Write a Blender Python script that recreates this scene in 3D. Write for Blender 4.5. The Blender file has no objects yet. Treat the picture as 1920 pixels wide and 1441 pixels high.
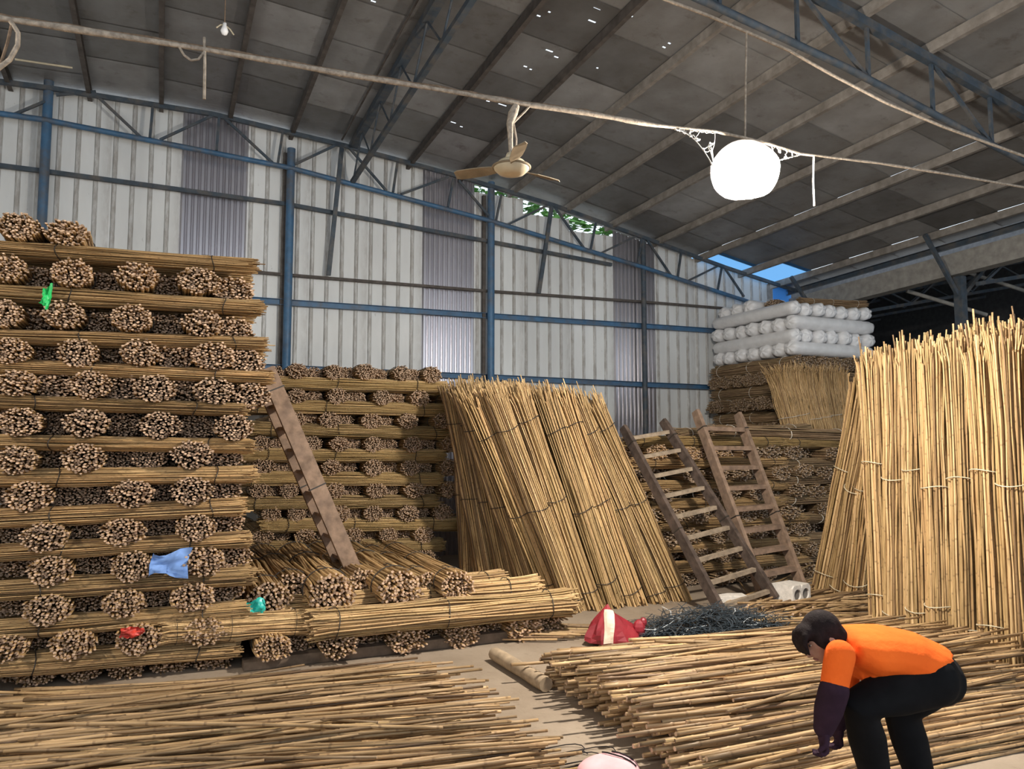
import bpy, bmesh, math, random
import numpy as np
from mathutils import Vector, Matrix

rnd = random.Random(7)
SC = bpy.context.scene
COL = SC.collection

# ------------------------------------------------------------------ camera
FPX = 1440.0
PSI = math.radians(24.5)
PIT = math.atan((838 - 720.5) / FPX)
CAM = Vector((0, 0, 1.65))
FW = Vector((math.sin(PSI) * math.cos(PIT), math.cos(PSI) * math.cos(PIT), math.sin(PIT)))
RT = Vector((math.cos(PSI), -math.sin(PSI), 0))
UP = RT.cross(FW)
cd = bpy.data.cameras.new('camera')
cd.sensor_width = 36; cd.lens = FPX / 1920 * 36; cd.clip_end = 200
cam = bpy.data.objects.new('camera', cd)
COL.objects.link(cam)
cam.matrix_world = Matrix(((RT.x, UP.x, -FW.x, CAM.x), (RT.y, UP.y, -FW.y, CAM.y), (RT.z, UP.z, -FW.z, CAM.z), (0, 0, 0, 1)))
SC.camera = cam

# ------------------------------------------------------------------ world, exposure
w = bpy.data.worlds.new('overcast'); SC.world = w; w.use_nodes = True
bg = w.node_tree.nodes['Background']
bg.inputs[0].default_value = (0.80, 0.90, 1.0, 1)
bg.inputs[1].default_value = 1.35
SC.view_settings.view_transform = 'Standard'
SC.view_settings.look = 'None'
SC.view_settings.gamma = 1.0
SC.view_settings.use_curve_mapping = False
SC.view_settings.exposure = 0.22
LAMP_POWER = 3350.0          # emission strength of the hanging bulb

# ------------------------------------------------------------------ helpers
def ray(x, y): return FW + RT * ((x - 960) / FPX) + UP * ((720.5 - y) / FPX)
def atY(x, y, Y): d = ray(x, y); return CAM + d * (Y / d.y)
def atX(x, y, X): d = ray(x, y); return CAM + d * (X / d.x)
def atD(x, y, D): return CAM + ray(x, y) * D
def atZ(x, y, Z=0.0): d = ray(x, y); return CAM + d * ((Z - CAM.z) / d.z)

class MB:
    def __init__(s): s.v = []; s.f = []; s.m = []; s.sm = []
    def add(s, vs, fs, mi=0, smooth=False):
        o = len(s.v); s.v += [Vector(p) for p in vs]
        for f in fs:
            s.f.append([o + i for i in f]); s.m.append(mi); s.sm.append(smooth)
    def box(s, c, size, rot=None, mi=0):
        c = Vector(c); h = Vector(size) / 2; R = rot or Matrix.Identity(3)
        vs = [c + R @ Vector((sx * h.x, sy * h.y, sz * h.z)) for sx in (-1, 1) for sy in (-1, 1) for sz in (-1, 1)]
        s.add(vs, [(0, 1, 3, 2), (4, 6, 7, 5), (0, 4, 5, 1), (2, 3, 7, 6), (0, 2, 6, 4), (1, 5, 7, 3)], mi)
    def beam(s, a, b, wd, ht, up=(0, 0, 1), mi=0):
        a = Vector(a); b = Vector(b); R = frame(b - a, up)
        s.box((a + b) / 2, ((b - a).length, wd, ht), R, mi)
    def channel(s, a, b, wd, ht, up=(0, 0, 1), t=0.006, side=1, mi=0):
        # C section: web plus two flanges
        a = Vector(a); b = Vector(b); R = frame(b - a, up); L = (b - a).length; c = (a + b) / 2
        y = R @ Vector((0, 1, 0)); z = R @ Vector((0, 0, 1))
        s.box(c + y * side * (wd / 2 - t / 2), (L, t, ht), R, mi)
        s.box(c + z * (ht / 2 - t / 2) - y * side * t / 2, (L, wd - t, t), R, mi)
        s.box(c - z * (ht / 2 - t / 2) - y * side * t / 2, (L, wd - t, t), R, mi)
    def tube(s, pts, rad, n=8, cap=True, mi=0, smooth=True, flat=1.0):
        pts = [Vector(p) for p in pts]; k = len(pts)
        if not hasattr(rad, '__len__'): rad = [rad] * k
        vs = []; prev = None
        for i, p in enumerate(pts):
            d = (pts[min(i + 1, k - 1)] - pts[max(i - 1, 0)]).normalized()
            if prev is None:
                a = d.orthogonal().normalized() if abs(d.z) > .9 else d.cross(Vector((0, 0, 1))).normalized()
            else:
                a = (prev - d * prev.dot(d)).normalized()
            prev = a; b = d.cross(a)
            for j in range(n):
                t = 2 * math.pi * j / n
                vs.append(p + (a * math.cos(t) + b * math.sin(t) * flat) * rad[i])
        fs = [(i * n + j, i * n + (j + 1) % n, (i + 1) * n + (j + 1) % n, (i + 1) * n + j) for i in range(k - 1) for j in range(n)]
        s.add(vs, fs, mi, smooth)
        if cap:
            s.add(vs[:n], [tuple(range(n))[::-1]], mi); s.add(vs[-n:], [tuple(range(n))], mi)
    def lathe(s, prof, origin, n=20, mi=0, axis=(0, 0, 1)):
        o = Vector(origin); R = frame(axis, (1, 0, 0)) if Vector(axis).normalized() != Vector((0, 0, 1)) else None
        vs = []
        for r, z in prof:
            for j in range(n):
                t = 2 * math.pi * j / n
                p = Vector((r * math.cos(t), r * math.sin(t), z))
                if R is not None: p = R @ Vector((p.z, p.x, p.y))
                vs.append(o + p)
        k = len(prof)
        fs = [(i * n + j, i * n + (j + 1) % n, (i + 1) * n + (j + 1) % n, (i + 1) * n + j) for i in range(k - 1) for j in range(n)]
        s.add(vs, fs, mi, True)
    def loft(s, rings, mi=0):
        # rings: (centre, half width, half thickness, width dir, thickness dir)
        n = 16; vs = []
        for c, hw, ht, wdv, td in rings:
            for j in range(n):
                t = 2 * math.pi * j / n
                vs.append(Vector(c) + Vector(wdv) * hw * math.cos(t) + Vector(td) * ht * math.sin(t))
        k = len(rings)
        fs = [(i * n + j, i * n + (j + 1) % n, (i + 1) * n + (j + 1) % n, (i + 1) * n + j) for i in range(k - 1) for j in range(n)]
        fs += [tuple(range(n))[::-1], tuple(range((k - 1) * n, k * n))]
        s.add(vs, fs, mi, True)
    def ball(s, c, r, mi=0, R=None, n=14, m=9):
        c = Vector(c); r = Vector(r) if hasattr(r, '__len__') else Vector((r, r, r)); R = R or Matrix.Identity(3)
        vs = [c + R @ Vector((0, 0, r.z))]
        for i in range(1, m):
            a = math.pi * i / m
            for j in range(n):
                t = 2 * math.pi * j / n
                vs.append(c + R @ Vector((r.x * math.sin(a) * math.cos(t), r.y * math.sin(a) * math.sin(t), r.z * math.cos(a))))
        vs.append(c + R @ Vector((0, 0, -r.z)))
        fs = [(0, 1 + j, 1 + (j + 1) % n) for j in range(n)]
        fs += [(1 + i * n + j, 1 + (i + 1) * n + j, 1 + (i + 1) * n + (j + 1) % n, 1 + i * n + (j + 1) % n) for i in range(m - 2) for j in range(n)]
        e = len(vs) - 1; b = 1 + (m - 2) * n
        fs += [(e, b + (j + 1) % n, b + j) for j in range(n)]
        s.add(vs, fs, mi, True)
    def mesh(s, name, mats, origin=(0, 0, 0)):
        o = Vector(origin); me = bpy.data.meshes.new(name)
        me.from_pydata([tuple(p - o) for p in s.v], [], s.f)
        for m in (mats if isinstance(mats, (list, tuple)) else [mats]): me.materials.append(m)
        me.polygons.foreach_set('material_index', s.m)
        me.polygons.foreach_set('use_smooth', s.sm)
        me.update()
        return me
    def build(s, name, mats, parent=None, origin=None):
        if parent is not None: o = parent.location.copy() if parent.parent is None else parent.parent.location + parent.location
        elif origin is not None: o = Vector(origin)
        else:
            xs = [p.x for p in s.v]; ys = [p.y for p in s.v]; zs = [p.z for p in s.v]
            o = Vector(((min(xs) + max(xs)) / 2, (min(ys) + max(ys)) / 2, min(zs)))
        ob = bpy.data.objects.new(name, s.mesh(name, mats, o)); COL.objects.link(ob)
        if parent is None: ob.location = o
        else: ob.parent = parent
        return ob

def frame(d, up=(0, 0, 1)):
    x = Vector(d).normalized(); u = Vector(up)
    if abs(x.dot(u.normalized())) > .98: u = Vector((1, 0, 0)) if abs(x.x) < .9 else Vector((0, 1, 0))
    y = u.cross(x).normalized(); z = x.cross(y)
    return Matrix((x, y, z)).transposed()

def empty(name, loc=(0, 0, 0)):
    o = bpy.data.objects.new(name, None); COL.objects.link(o); o.location = loc; o.empty_display_size = .1
    return o
def tag(o, label, cat, group=None, kind=None):
    o['label'] = label; o['category'] = cat
    if group: o['group'] = group
    if kind: o['kind'] = kind
    return o
def struct(o, label, cat):
    return tag(o, label, cat, kind='structure')
ORD = ['first', 'second', 'third', 'fourth', 'fifth', 'sixth', 'seventh', 'eighth', 'ninth', 'tenth', 'eleventh', 'twelfth', 'thirteenth', 'fourteenth', 'fifteenth', 'sixteenth']

# ------------------------------------------------------------------ materials
def new_mat(name):
    m = bpy.data.materials.new(name); m.use_nodes = True
    nt = m.node_tree; b = nt.nodes['Principled BSDF']
    return m, nt, b
def N(nt, t, **k):
    n = nt.nodes.new(t)
    for a, v in k.items(): setattr(n, a, v)
    return n
def ramp(nt, fac, stops, interp='LINEAR'):
    r = N(nt, 'ShaderNodeValToRGB'); r.color_ramp.interpolation = interp
    e = r.color_ramp.elements
    while len(e) < len(stops): e.new(1)
    for el, (p, c) in zip(e, stops):
        el.position = p; el.color = (*c, 1) if len(c) == 3 else c
    nt.links.new(fac, r.inputs[0]); return r.outputs[0]
def mixc(nt, a, b, fac, mode='MIX'):
    n = N(nt, 'ShaderNodeMix', data_type='RGBA', blend_type=mode)
    for sock, v in ((n.inputs[0], fac), (n.inputs[6], a), (n.inputs[7], b)):
        if hasattr(v, 'is_linked'): nt.links.new(v, sock)
        elif isinstance(v, (int, float)): sock.default_value = v
        else: sock.default_value = (*v, 1)
    return n.outputs[2]
def math_(nt, op, a, b=0.0, c=None):
    n = N(nt, 'ShaderNodeMath', operation=op)
    for i, v in enumerate((a, b) if c is None else (a, b, c)):
        if hasattr(v, 'is_linked'): nt.links.new(v, n.inputs[i])
        else: n.inputs[i].default_value = v
    return n.outputs[0]
def noise(nt, scale, detail=3, vec=None, rough=.55):
    n = N(nt, 'ShaderNodeTexNoise'); n.inputs['Scale'].default_value = scale; n.inputs['Detail'].default_value = detail
    n.inputs['Roughness'].default_value = rough
    if vec is not None: nt.links.new(vec, n.inputs['Vector'])
    return n.outputs['Fac']
def mapped(nt, scale, coord='Object'):
    t = N(nt, 'ShaderNodeTexCoord'); mp = N(nt, 'ShaderNodeMapping'); mp.inputs['Scale'].default_value = scale
    nt.links.new(t.outputs[coord], mp.inputs[0]); return mp.outputs[0]
def bump(nt, b, h, strength=.3, dist=.01):
    n = N(nt, 'ShaderNodeBump'); n.inputs['Strength'].default_value = strength; n.inputs['Distance'].default_value = dist
    nt.links.new(h, n.inputs['Height']); nt.links.new(n.outputs[0], b.inputs['Normal'])

def plain(name, col, rough=.6, metal=0.0, var=.25, scale=9.0, bmp=0.0, dirt=None, dirt_amt=.5, dscale=4.0, objvar=0.0):
    m, nt, b = new_mat(name)
    f = noise(nt, scale, 4, mapped(nt, (1, 1, 1)))
    lo = tuple(c * (1 - var) for c in col); hi = tuple(min(1, c * (1 + var)) for c in col)
    c = ramp(nt, f, [(.3, lo), (.7, hi)])
    if dirt:
        g = noise(nt, dscale, 5, mapped(nt, (1, 1, 1)), .65)
        fac = ramp(nt, g, [(.45, (0, 0, 0)), (.7, (dirt_amt,) * 3)])
        c = mixc(nt, c, dirt, fac)
    if objvar:
        oi = N(nt, 'ShaderNodeObjectInfo')
        v = math_(nt, 'MULTIPLY_ADD', oi.outputs['Random'], objvar * 2, 1 - objvar)
        c = mixc(nt, c, v, 1.0, 'MULTIPLY')
    nt.links.new(c, b.inputs['Base Color'])
    b.inputs['Roughness'].default_value = rough; b.inputs['Metallic'].default_value = metal; b.inputs['Specular IOR Level'].default_value = .5 if rough < .7 else .15
    if bmp: bump(nt, b, noise(nt, scale * 3, 4, mapped(nt, (1, 1, 1))), bmp)
    return m

def cane_mat(name, cols, node_dark=.45, rough=.5, objvar=.16):
    m, nt, b = new_mat(name)
    a = N(nt, 'ShaderNodeAttribute', attribute_name='cane')
    sep = N(nt, 'ShaderNodeSeparateColor'); nt.links.new(a.outputs['Color'], sep.inputs[0])
    r, g, bl = sep.outputs
    c = ramp(nt, r, [(i / (len(cols) - 1), col) for i, col in enumerate(cols)])
    f = noise(nt, 3.0, 4, mapped(nt, (1.5, 14, 14)))
    c = mixc(nt, c, ramp(nt, f, [(.3, (.62, .58, .52)), (.62, (1.12, 1.1, 1.06))]), 1.0, 'MULTIPLY')
    # brown joints of the cane every ~0.26 m, shifted per cane
    fr = math_(nt, 'FRACT', math_(nt, 'ADD', math_(nt, 'MULTIPLY', g, 9.0), math_(nt, 'MULTIPLY', bl, 7.0)))
    band = ramp(nt, fr, [(0.0, (1, 1, 1)), (.035, (1, 1, 1)), (.06, (0, 0, 0))])
    c = mixc(nt, c, (.16, .10, .05), math_(nt, 'MULTIPLY', band, node_dark))
    c = mixc(nt, c, (1.0, .93, .90), 1.0, 'MULTIPLY')
    oi = N(nt, 'ShaderNodeObjectInfo')
    v = math_(nt, 'MULTIPLY_ADD', oi.outputs['Random'], objvar * 2, 1 - objvar)
    c = mixc(nt, c, v, 1.0, 'MULTIPLY')
    nt.links.new(c, b.inputs['Base Color']); b.inputs['Roughness'].default_value = rough
    b.inputs['Specular IOR Level'].default_value = .35
    return m
def end_mat(name, pale, dark):
    m, nt, b = new_mat(name)
    a = N(nt, 'ShaderNodeAttribute', attribute_name='cane')
    sep = N(nt, 'ShaderNodeSeparateColor'); nt.links.new(a.outputs['Color'], sep.inputs[0])
    c = ramp(nt, sep.outputs[2], [(0, dark), (.25, tuple((p + d) / 2 for p, d in zip(pale, dark))), (.6, pale), (1, tuple(min(1, p * 1.25) for p in pale))])
    nt.links.new(c, b.inputs['Base Color']); b.inputs['Roughness'].default_value = .8
    return m

M = {}
M['gold'] = cane_mat('golden_cane', [(.20, .13, .07), (.58, .42, .21), (.36, .26, .12), (.74, .56, .31), (.47, .32, .16), (.66, .49, .25)])
M['straw'] = cane_mat('straw_cane', [(.17, .11, .06), (.58, .42, .21), (.31, .22, .11), (.76, .57, .31), (.42, .29, .15), (.64, .47, .24)])
M['old'] = cane_mat('old_brown_cane', [(.25, .18, .11), (.36, .26, .16), (.31, .24, .14), (.42, .31, .20)], .3, .7)
M['green'] = cane_mat('greenish_cane', [(.20, .14, .07), (.55, .41, .19), (.36, .27, .12), (.66, .49, .26)])
M['loose'] = cane_mat('loose_cane', [(.14, .09, .05), (.46, .33, .18), (.26, .18, .09), (.60, .45, .27), (.20, .135, .075), (.50, .37, .19)], .6, .5, .42)
M['end'] = end_mat('cut_cane_end', (.54, .37, .25), (.16, .10, .06))
M['endold'] = end_mat('old_cut_end', (.42, .31, .22), (.14, .09, .06))
M['tie'] = plain('dark_wire', (.035, .028, .022), .6)
M['twine'] = plain('pale_twine', (.62, .55, .40), .8)
M['ptwine'] = plain('white_twine', (.75, .70, .62), .7)
M['wood'] = plain('weathered_wood', (.25, .17, .12), .75, var=.35, scale=14, bmp=.2, dirt=(.17, .12, .095), dscale=6)
M['woodd'] = plain('dark_wood', (.075, .055, .045), .75, var=.35, scale=14, bmp=.2, dirt=(.14, .10, .08), dscale=7)
M['rung'] = plain('pale_rung_wood', (.30, .235, .17), .8, var=.3, scale=16)
M['plank'] = plain('grey_plank', (.15, .11, .08), .85, var=.35, scale=10)
M['blue'] = plain('blue_painted_steel', (.065, .16, .29), .5, var=.2, dirt=(.13, .115, .10), dirt_amt=.85, dscale=3.0)
M['blued'] = plain('dusty_blue_steel', (.055, .075, .098), .6, var=.25, dirt=(.15, .13, .11), dirt_amt=.9, dscale=5)
M['rust_shade'] = plain('rusty_shaded_steel', (.115, .10, .09), .7, var=.3)
M['purlin'] = plain('dusty_lit_purlin', (.30, .27, .24), .7, var=.25, dirt=(.14, .12, .10), dscale=3)
M['girder'] = plain('pale_girder', (.34, .32, .29), .8, var=.2)
M['rope'] = plain('dusty_rope', (.40, .33, .26), .9, var=.35, scale=40, bmp=.4)
M['ropeb'] = plain('brown_cable', (.22, .15, .10), .9, var=.35, scale=40)
M['web'] = plain('dusty_cobweb', (.75, .72, .68), .9)
M['white'] = plain('white_plastic_wrap', (.88, .87, .87), .35, var=.08, scale=7, bmp=.35)
M['cream'] = plain('cream_enamel', (.55, .47, .33), .4, var=.15)
M['bladem'] = plain('dusty_fan_blade', (.24, .185, .12), .7)
M['block'] = plain('concrete_block', (.68, .63, .57), .9, var=.15, scale=22, bmp=.3)
M['blockin'] = plain('block_hole_shade', (.20, .18, .16), .9)  # darker copy of the block colour for shade inside the holes
M['red'] = plain('red_plastic', (.26, .02, .03), .45, var=.25, scale=6)
M['cloth_w'] = plain('pale_strip', (.72, .58, .45), .8)
M['bluec'] = plain('blue_cloth', (.20, .34, .68), .8, var=.2)
M['greenp'] = plain('green_plastic', (.03, .62, .16), .4)
M['teal'] = plain('teal_plastic', (.03, .50, .42), .35, var=.3, scale=30)
M['redp'] = plain('red_scrap', (.60, .05, .03), .5)
M['pink'] = plain('pink_fabric', (.80, .45, .47), .8, var=.12)
M['black'] = plain('black_cord', (.03, .025, .025), .7)
M['strap'] = plain('black_plastic_strap', (.035, .045, .055), .22, var=.4, objvar=.2)
M['glint'] = plain('clear_plastic_glint', (.55, .58, .60), .2)  # clear plastic, coloured pale to imitate white glints among the straps
M['log'] = plain('peeled_log', (.36, .27, .18), .8, var=.25, scale=12, bmp=.2)
M['leaf'] = plain('tree_leaf', (.10, .26, .05), .6, var=.4)
M['bark'] = plain('tree_bark', (.10, .07, .05), .9)
M['skin'] = plain('skin', (.40, .22, .15), .55, var=.08)
M['lip'] = plain('lips', (.32, .13, .10), .6)
M['hair'] = plain('dark_hair', (.016, .010, .010), .85, var=.3, scale=40, bmp=.3)
M['orange'] = plain('orange_fabric', (1.0, .15, .02), .9, var=.14, scale=5, bmp=.7)
M['trouser'] = plain('black_trousers', (.006, .006, .007), .9, var=.3)
M['sleeve'] = plain('purple_sleeve', (.032, .015, .027), .9, var=.3)
M['darkwall'] = plain('shade_dark_sheet', (.12, .12, .125), .7, var=.2)  # the dimness of the neighbouring bay is put into this dark colour

def wall_mat(name, base, shiny):
    m, nt, b = new_mat(name)
    at = N(nt, 'ShaderNodeAttribute', attribute_name='rib')
    f = noise(nt, 1.3, 5, mapped(nt, (1.2, 1, .35)), .6)
    c = ramp(nt, f, [(.3, tuple(x * .82 for x in base)), (.65, base)])
    # rust and dust caught along the ribs, broken up by noise
    g = noise(nt, 9, 5, mapped(nt, (2, 2, .5)), .7)
    k = math_(nt, 'MULTIPLY', at.outputs['Fac'], ramp(nt, g, [(.34, (.25,) * 3), (.62, (.9,) * 3)]))
    c = mixc(nt, c, (.36, .33, .30) if not shiny else (.28, .26, .26), k)
    g2 = noise(nt, 30, 3, mapped(nt, (1, 1, .25)), .7)
    c = mixc(nt, c, (.16, .13, .10), ramp(nt, g2, [(.68, (0,) * 3), (.76, (.45,) * 3)]))
    oi = N(nt, 'ShaderNodeObjectInfo')
    c = mixc(nt, c, math_(nt, 'MULTIPLY_ADD', oi.outputs['Random'], .12, .94), 1.0, 'MULTIPLY')
    nt.links.new(c, b.inputs['Base Color'])
    b.inputs['Metallic'].default_value = .85 if shiny else .0
    b.inputs['Roughness'].default_value = .28 if shiny else .5
    return m
M['wall'] = wall_mat('pale_painted_sheet', (.85, .86, .85), False)
M['zinc'] = wall_mat('galvanised_sheet', (.60, .58, .62), True)

def foil():
    m, nt, b = new_mat('foil_roof_lining')
    oi = N(nt, 'ShaderNodeObjectInfo')
    base = ramp(nt, oi.outputs['Random'], [(0, (.17, .165, .16)), (.3, (.25, .245, .24)), (.7, (.32, .315, .31)), (1, (.44, .435, .43))])
    f = noise(nt, 2.2, 5, mapped(nt, (1, .8, 1)), .6)
    c = mixc(nt, base, ramp(nt, f, [(.3, (.76, .73, .70)), (.65, (1.1, 1.1, 1.1))]), 1.0, 'MULTIPLY')
    g = noise(nt, 5, 4, mapped(nt, (1, 1, 1)), .65)
    c = mixc(nt, c, (.12, .09, .07), ramp(nt, g, [(.58, (0,) * 3), (.75, (.55,) * 3)]))
    nt.links.new(c, b.inputs['Base Color'])
    b.inputs['Metallic'].default_value = .35; b.inputs['Roughness'].default_value = .48
    bump(nt, b, noise(nt, 6, 3, mapped(nt, (1, 4, 1))), .25, .01)
    return m
M['foil'] = foil()
def translucent(name, col):
    m, nt, b = new_mat(name)
    t = N(nt, 'ShaderNodeBsdfTranslucent'); t.inputs[0].default_value = (*col, 1)
    d = N(nt, 'ShaderNodeBsdfDiffuse'); d.inputs[0].default_value = (*col, 1)
    mx = N(nt, 'ShaderNodeMixShader'); mx.inputs[0].default_value = .3
    nt.links.new(t.outputs[0], mx.inputs[1]); nt.links.new(d.outputs[0], mx.inputs[2])
    nt.links.new(mx.outputs[0], nt.nodes['Material Output'].inputs[0])
    return m
M['bluesheet'] = translucent('blue_translucent_sheet', (.22, .50, .85))
def floor_mat():
    m, nt, b = new_mat('dusty_concrete')
    v = mapped(nt, (1, 1, 1))
    c = ramp(nt, noise(nt, 1.4, 6, v, .6), [(.3, (.22, .165, .115)), (.7, (.34, .27, .20))])
    c = mixc(nt, c, (.17, .12, .08), ramp(nt, noise(nt, 14, 5, v, .7), [(.55, (0,) * 3), (.75, (.5,) * 3)]))
    nt.links.new(c, b.inputs['Base Color']); b.inputs['Roughness'].default_value = .9
    bump(nt, b, noise(nt, 40, 4, v), .25, .01)
    return m
M['floor'] = floor_mat()
def emit(name, col, s):
    m = bpy.data.materials.new(name); m.use_nodes = True; nt = m.node_tree
    nt.nodes.remove(nt.nodes['Principled BSDF'])
    e = N(nt, 'ShaderNodeEmission'); e.inputs[0].default_value = (*col, 1); e.inputs[1].default_value = s
    nt.links.new(e.outputs[0], nt.nodes['Material Output'].inputs[0]); return m
M['bulb'] = emit('lit_bulb', (1.0, .93, .82), LAMP_POWER)
M['bulb2'] = emit('added_fill_bulb', (1.0, .91, .78), LAMP_POWER * .3)  # for the lamp added out of view to brighten the left stack
def glow_shell_mat():  # translucent shell around the bulb, imitating its spread of glow
    m, nt, b = new_mat('glow_shell')
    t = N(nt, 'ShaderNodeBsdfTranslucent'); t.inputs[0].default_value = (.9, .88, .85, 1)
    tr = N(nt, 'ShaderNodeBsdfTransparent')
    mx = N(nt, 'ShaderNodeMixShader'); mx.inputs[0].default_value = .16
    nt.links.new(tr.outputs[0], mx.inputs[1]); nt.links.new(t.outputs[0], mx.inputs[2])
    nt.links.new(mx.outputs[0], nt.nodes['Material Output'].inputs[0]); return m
M['glow'] = glow_shell_mat()

# ------------------------------------------------------------------ the setting
RX = [-6, -4, -0.5, 0.5, 2.3, 4.77, 5.8, 7.66, 9.44, 11.2]
RZ = [5.95, 6.22, 6.36, 6.34, 6.2, 5.93, 5.76, 5.4, 5.05, 4.75]
KR = 0.033
WY = 11.3
def zr(X, Y=WY): return float(np.interp(X, RX, RZ)) + KR * (WY - Y)

fl = MB(); fl.box((7, 7.5, -.05), (26, 25, .1))
struct(fl.build('floor', M['floor'], origin=(7, 7.5, -.1)), 'dusty tan concrete shed floor between the cane piles', 'floor')

# back gable wall: one object per corrugated sheet
wall = struct(empty('wall_back', (4.5, WY, 0)), 'pale corrugated sheet gable wall at the back of the shed', 'wall')
SHW = .87
def sheet(k, shiny):
    x0 = .13 + SHW * k
    prof = []   # (x, y, rib)
    def rib(xc, wd, dep):
        prof.extend([(xc - wd, 0, 0), (xc - wd * .95, 0, 1), (xc - wd * .5, -dep, 1), (xc + wd * .5, -dep, 1), (xc + wd * .95, 0, 1), (xc + wd, 0, 0)])
    if shiny:
        n = 11
        for i in range(n):
            xc = x0 + SHW * (i + .5) / n
            q = SHW / n
            prof.extend([(xc - q * .45, 0, .15), (xc - q * .2, -.022, .0), (xc + q * .2, -.022, .0), (xc + q * .45, 0, .15)])
        prof.insert(0, (x0, 0, 1)); prof.append((x0 + SHW, 0, 1))
    else:
        prof.append((x0 - .004, 0, .6))
        for i in range(4): rib(x0 + SHW * (i + .25) / 4, .032, .026)
        prof.append((x0 + SHW + .004, 0, .6))
    mb = MB(); vs = []; fs = []
    gap = {6: .24, 7: .26, 5: .14, 8: .08, 9: .06}.get(k, .04)
    steps = 5
    for i in range(steps + 1):
        for (x, y, r) in prof:
            top = zr(x0 + SHW / 2 if k in (5, 6, 7) else x) - gap
            vs.append((x, WY + y + (.004 if k % 2 else 0), top * i / steps))
    n = len(prof)
    for i in range(steps):
        for j in range(n - 1):
            a = i * n + j; fs.append((a, a + 1, a + n + 1, a + n))
    mb.add(vs, fs)
    ob = mb.build('wall_sheet', M['zinc'] if shiny else M['wall'], wall)
    at = ob.data.attributes.new('rib', 'FLOAT', 'POINT')
    at.data.foreach_set('value', [p[2] for _ in range(steps + 1) for p in prof])
for k in range(-5, 12): sheet(k, k in (0, 4, 8))
# blue translucent sheet closing the wall beside the eave
mb = MB(); mb.box((10.97, WY + .02, 4.45), (.46, .012, .75)); mb.build('blue_wall_sheet', M['bluesheet'], wall)
mb = MB(); mb.box((10.97, WY + .02, 2.02), (.46, .02, 4.05)); mb.build('wall_sheet', M['wall'], wall)
# posts and girts
for px, top, m in ((-1.465, 6.33, 'blue'), (1.57, 5.94, 'blue'), (4.70, 5.9, 'blue'), (7.60, 5.32, 'blued')):
    mb = MB(); mb.tube([(px, 11.12, 0), (px, 11.12, top)], .058 if m == 'blue' else .045, 12)
    mb.box((px, 11.12, .01), (.2, .2, .02)); mb.build('post', M[m], wall)
mb = MB(); mb.beam((1.50, 11.22, 0), (1.50, 11.22, 5.9), .05, .05); mb.build('post', M['rust_shade'], wall)
mb = MB(); mb.beam((4.615, 11.22, 0), (4.615, 11.22, 5.7), .05, .05); mb.build('post', M['rust_shade'], wall)
PX = [-1.465, 1.57, 4.70, 7.60]
def girt(pts, wd, ht, m, chan=False):
    for a, b in zip(pts[:-1], pts[1:]):
        g = MB()
        if chan: g.channel(a, b, wd, ht, side=1)
        else: g.beam(a, b, wd, ht)
        g.build('girt', M[m], wall)
girt([(-4, 11.2, 5.17), (-1.465, 11.2, 5.17), (1.57, 11.2, 5.14), (4.70, 11.2, 4.95), (7.0, 11.2, 4.80)], .05, .055, 'blued')
girt([(-4, 11.2, 4.11), (1.57, 11.2, 4.11), (4.70, 11.2, 4.14), (7.6, 11.2, 4.2), (11, 11.2, 4.24)], .035, .04, 'rust_shade')
girt([(-4, 11.2, 3.7), (1.57, 11.2, 3.71), (4.70, 11.2, 3.74), (7.6, 11.2, 3.77), (11, 11.2, 3.8)], .06, .085, 'blue', True)
girt([(-4, 11.2, 2.78), (1.57, 11.2, 2.77), (4.70, 11.2, 2.76), (7.6, 11.2, 2.74), (11, 11.2, 2.74)], .06, .085, 'blue', True)
# gable truss under the roof edge
def pt(q, Y): return atY(q[0], q[1], Y)
gt = tag(empty('gable_truss', (4.5, 11.1, 4.4)), 'dusty blue steel truss along the top of the corrugated back wall', 'truss')
tops = [(-3, zr(-3) - .1), (-1.4, zr(-1.4) - .1), (.5, zr(.5) - .1), (2.35, zr(2.35) - .1), (4.1, zr(4.1) - .1), (5.8, zr(5.8) - .1), (7.62, zr(7.62) - .1), (9.4, zr(9.4) - .1), (11.1, zr(11.1) - .1)]
for a, b in zip(tops[:-1], tops[1:]):
    g = MB(); g.beam((a[0], 11.08, a[1]), (b[0], 11.08, b[1]), .05, .06); g.build('top_chord', M['blued'], gt)
bots = [(-3, 5.78), (-1.465, 5.8), (1.57, 5.64), (4.70, 5.25), (7.6, 4.78), (9.47, 4.44), (11.1, 4.15)]
for a, b in zip(bots[:-1], bots[1:]):
    g = MB(); g.tube([(a[0], 11.08, a[1]), (b[0], 11.08, b[1])], .036, 10); g.build('bottom_chord', M['blue'], gt)
webs = [((25, 215), (85, 190)), ((105, 178), (180, 172)), ((180, 178), (265, 258)), ((287, 195), (281, 258)), ((300, 262), (402, 215)), ((411, 216), (406, 282)), ((415, 216), (512, 306)), ((530, 248), (521, 306)),
        ((553, 308), (632, 271)), ((652, 274), (725, 358)), ((745, 305), (737, 360)), ((752, 364), (842, 331)), ((850, 335), (840, 388)), ((860, 338), (916, 404)), ((940, 365), (929, 418)), ((946, 424), (1028, 384)),
        ((1040, 388), (1097, 468)), ((1117, 418), (1107, 470)), ((1121, 477), (1196, 441)), ((1203, 446), (1195, 498)), ((1212, 448), (1262, 522)), ((1277, 474), (1270, 525)), ((1286, 528), (1347, 498)), ((1353, 502), (1345, 548)), ((1360, 504), (1395, 556))]
for a, b in webs:
    g = MB(); g.beam(pt(a, 11.08), pt(b, 11.08), .03, .034); g.build('web', M['blued'], gt)
for a, b in (((641, 276), (616, 516)), ((1034, 388), (1010, 550))):
    g = MB(); g.beam(pt(a, 11.02), pt(b, 11.14), .05, .06); g.build('strut', M['blued'], gt)

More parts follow.
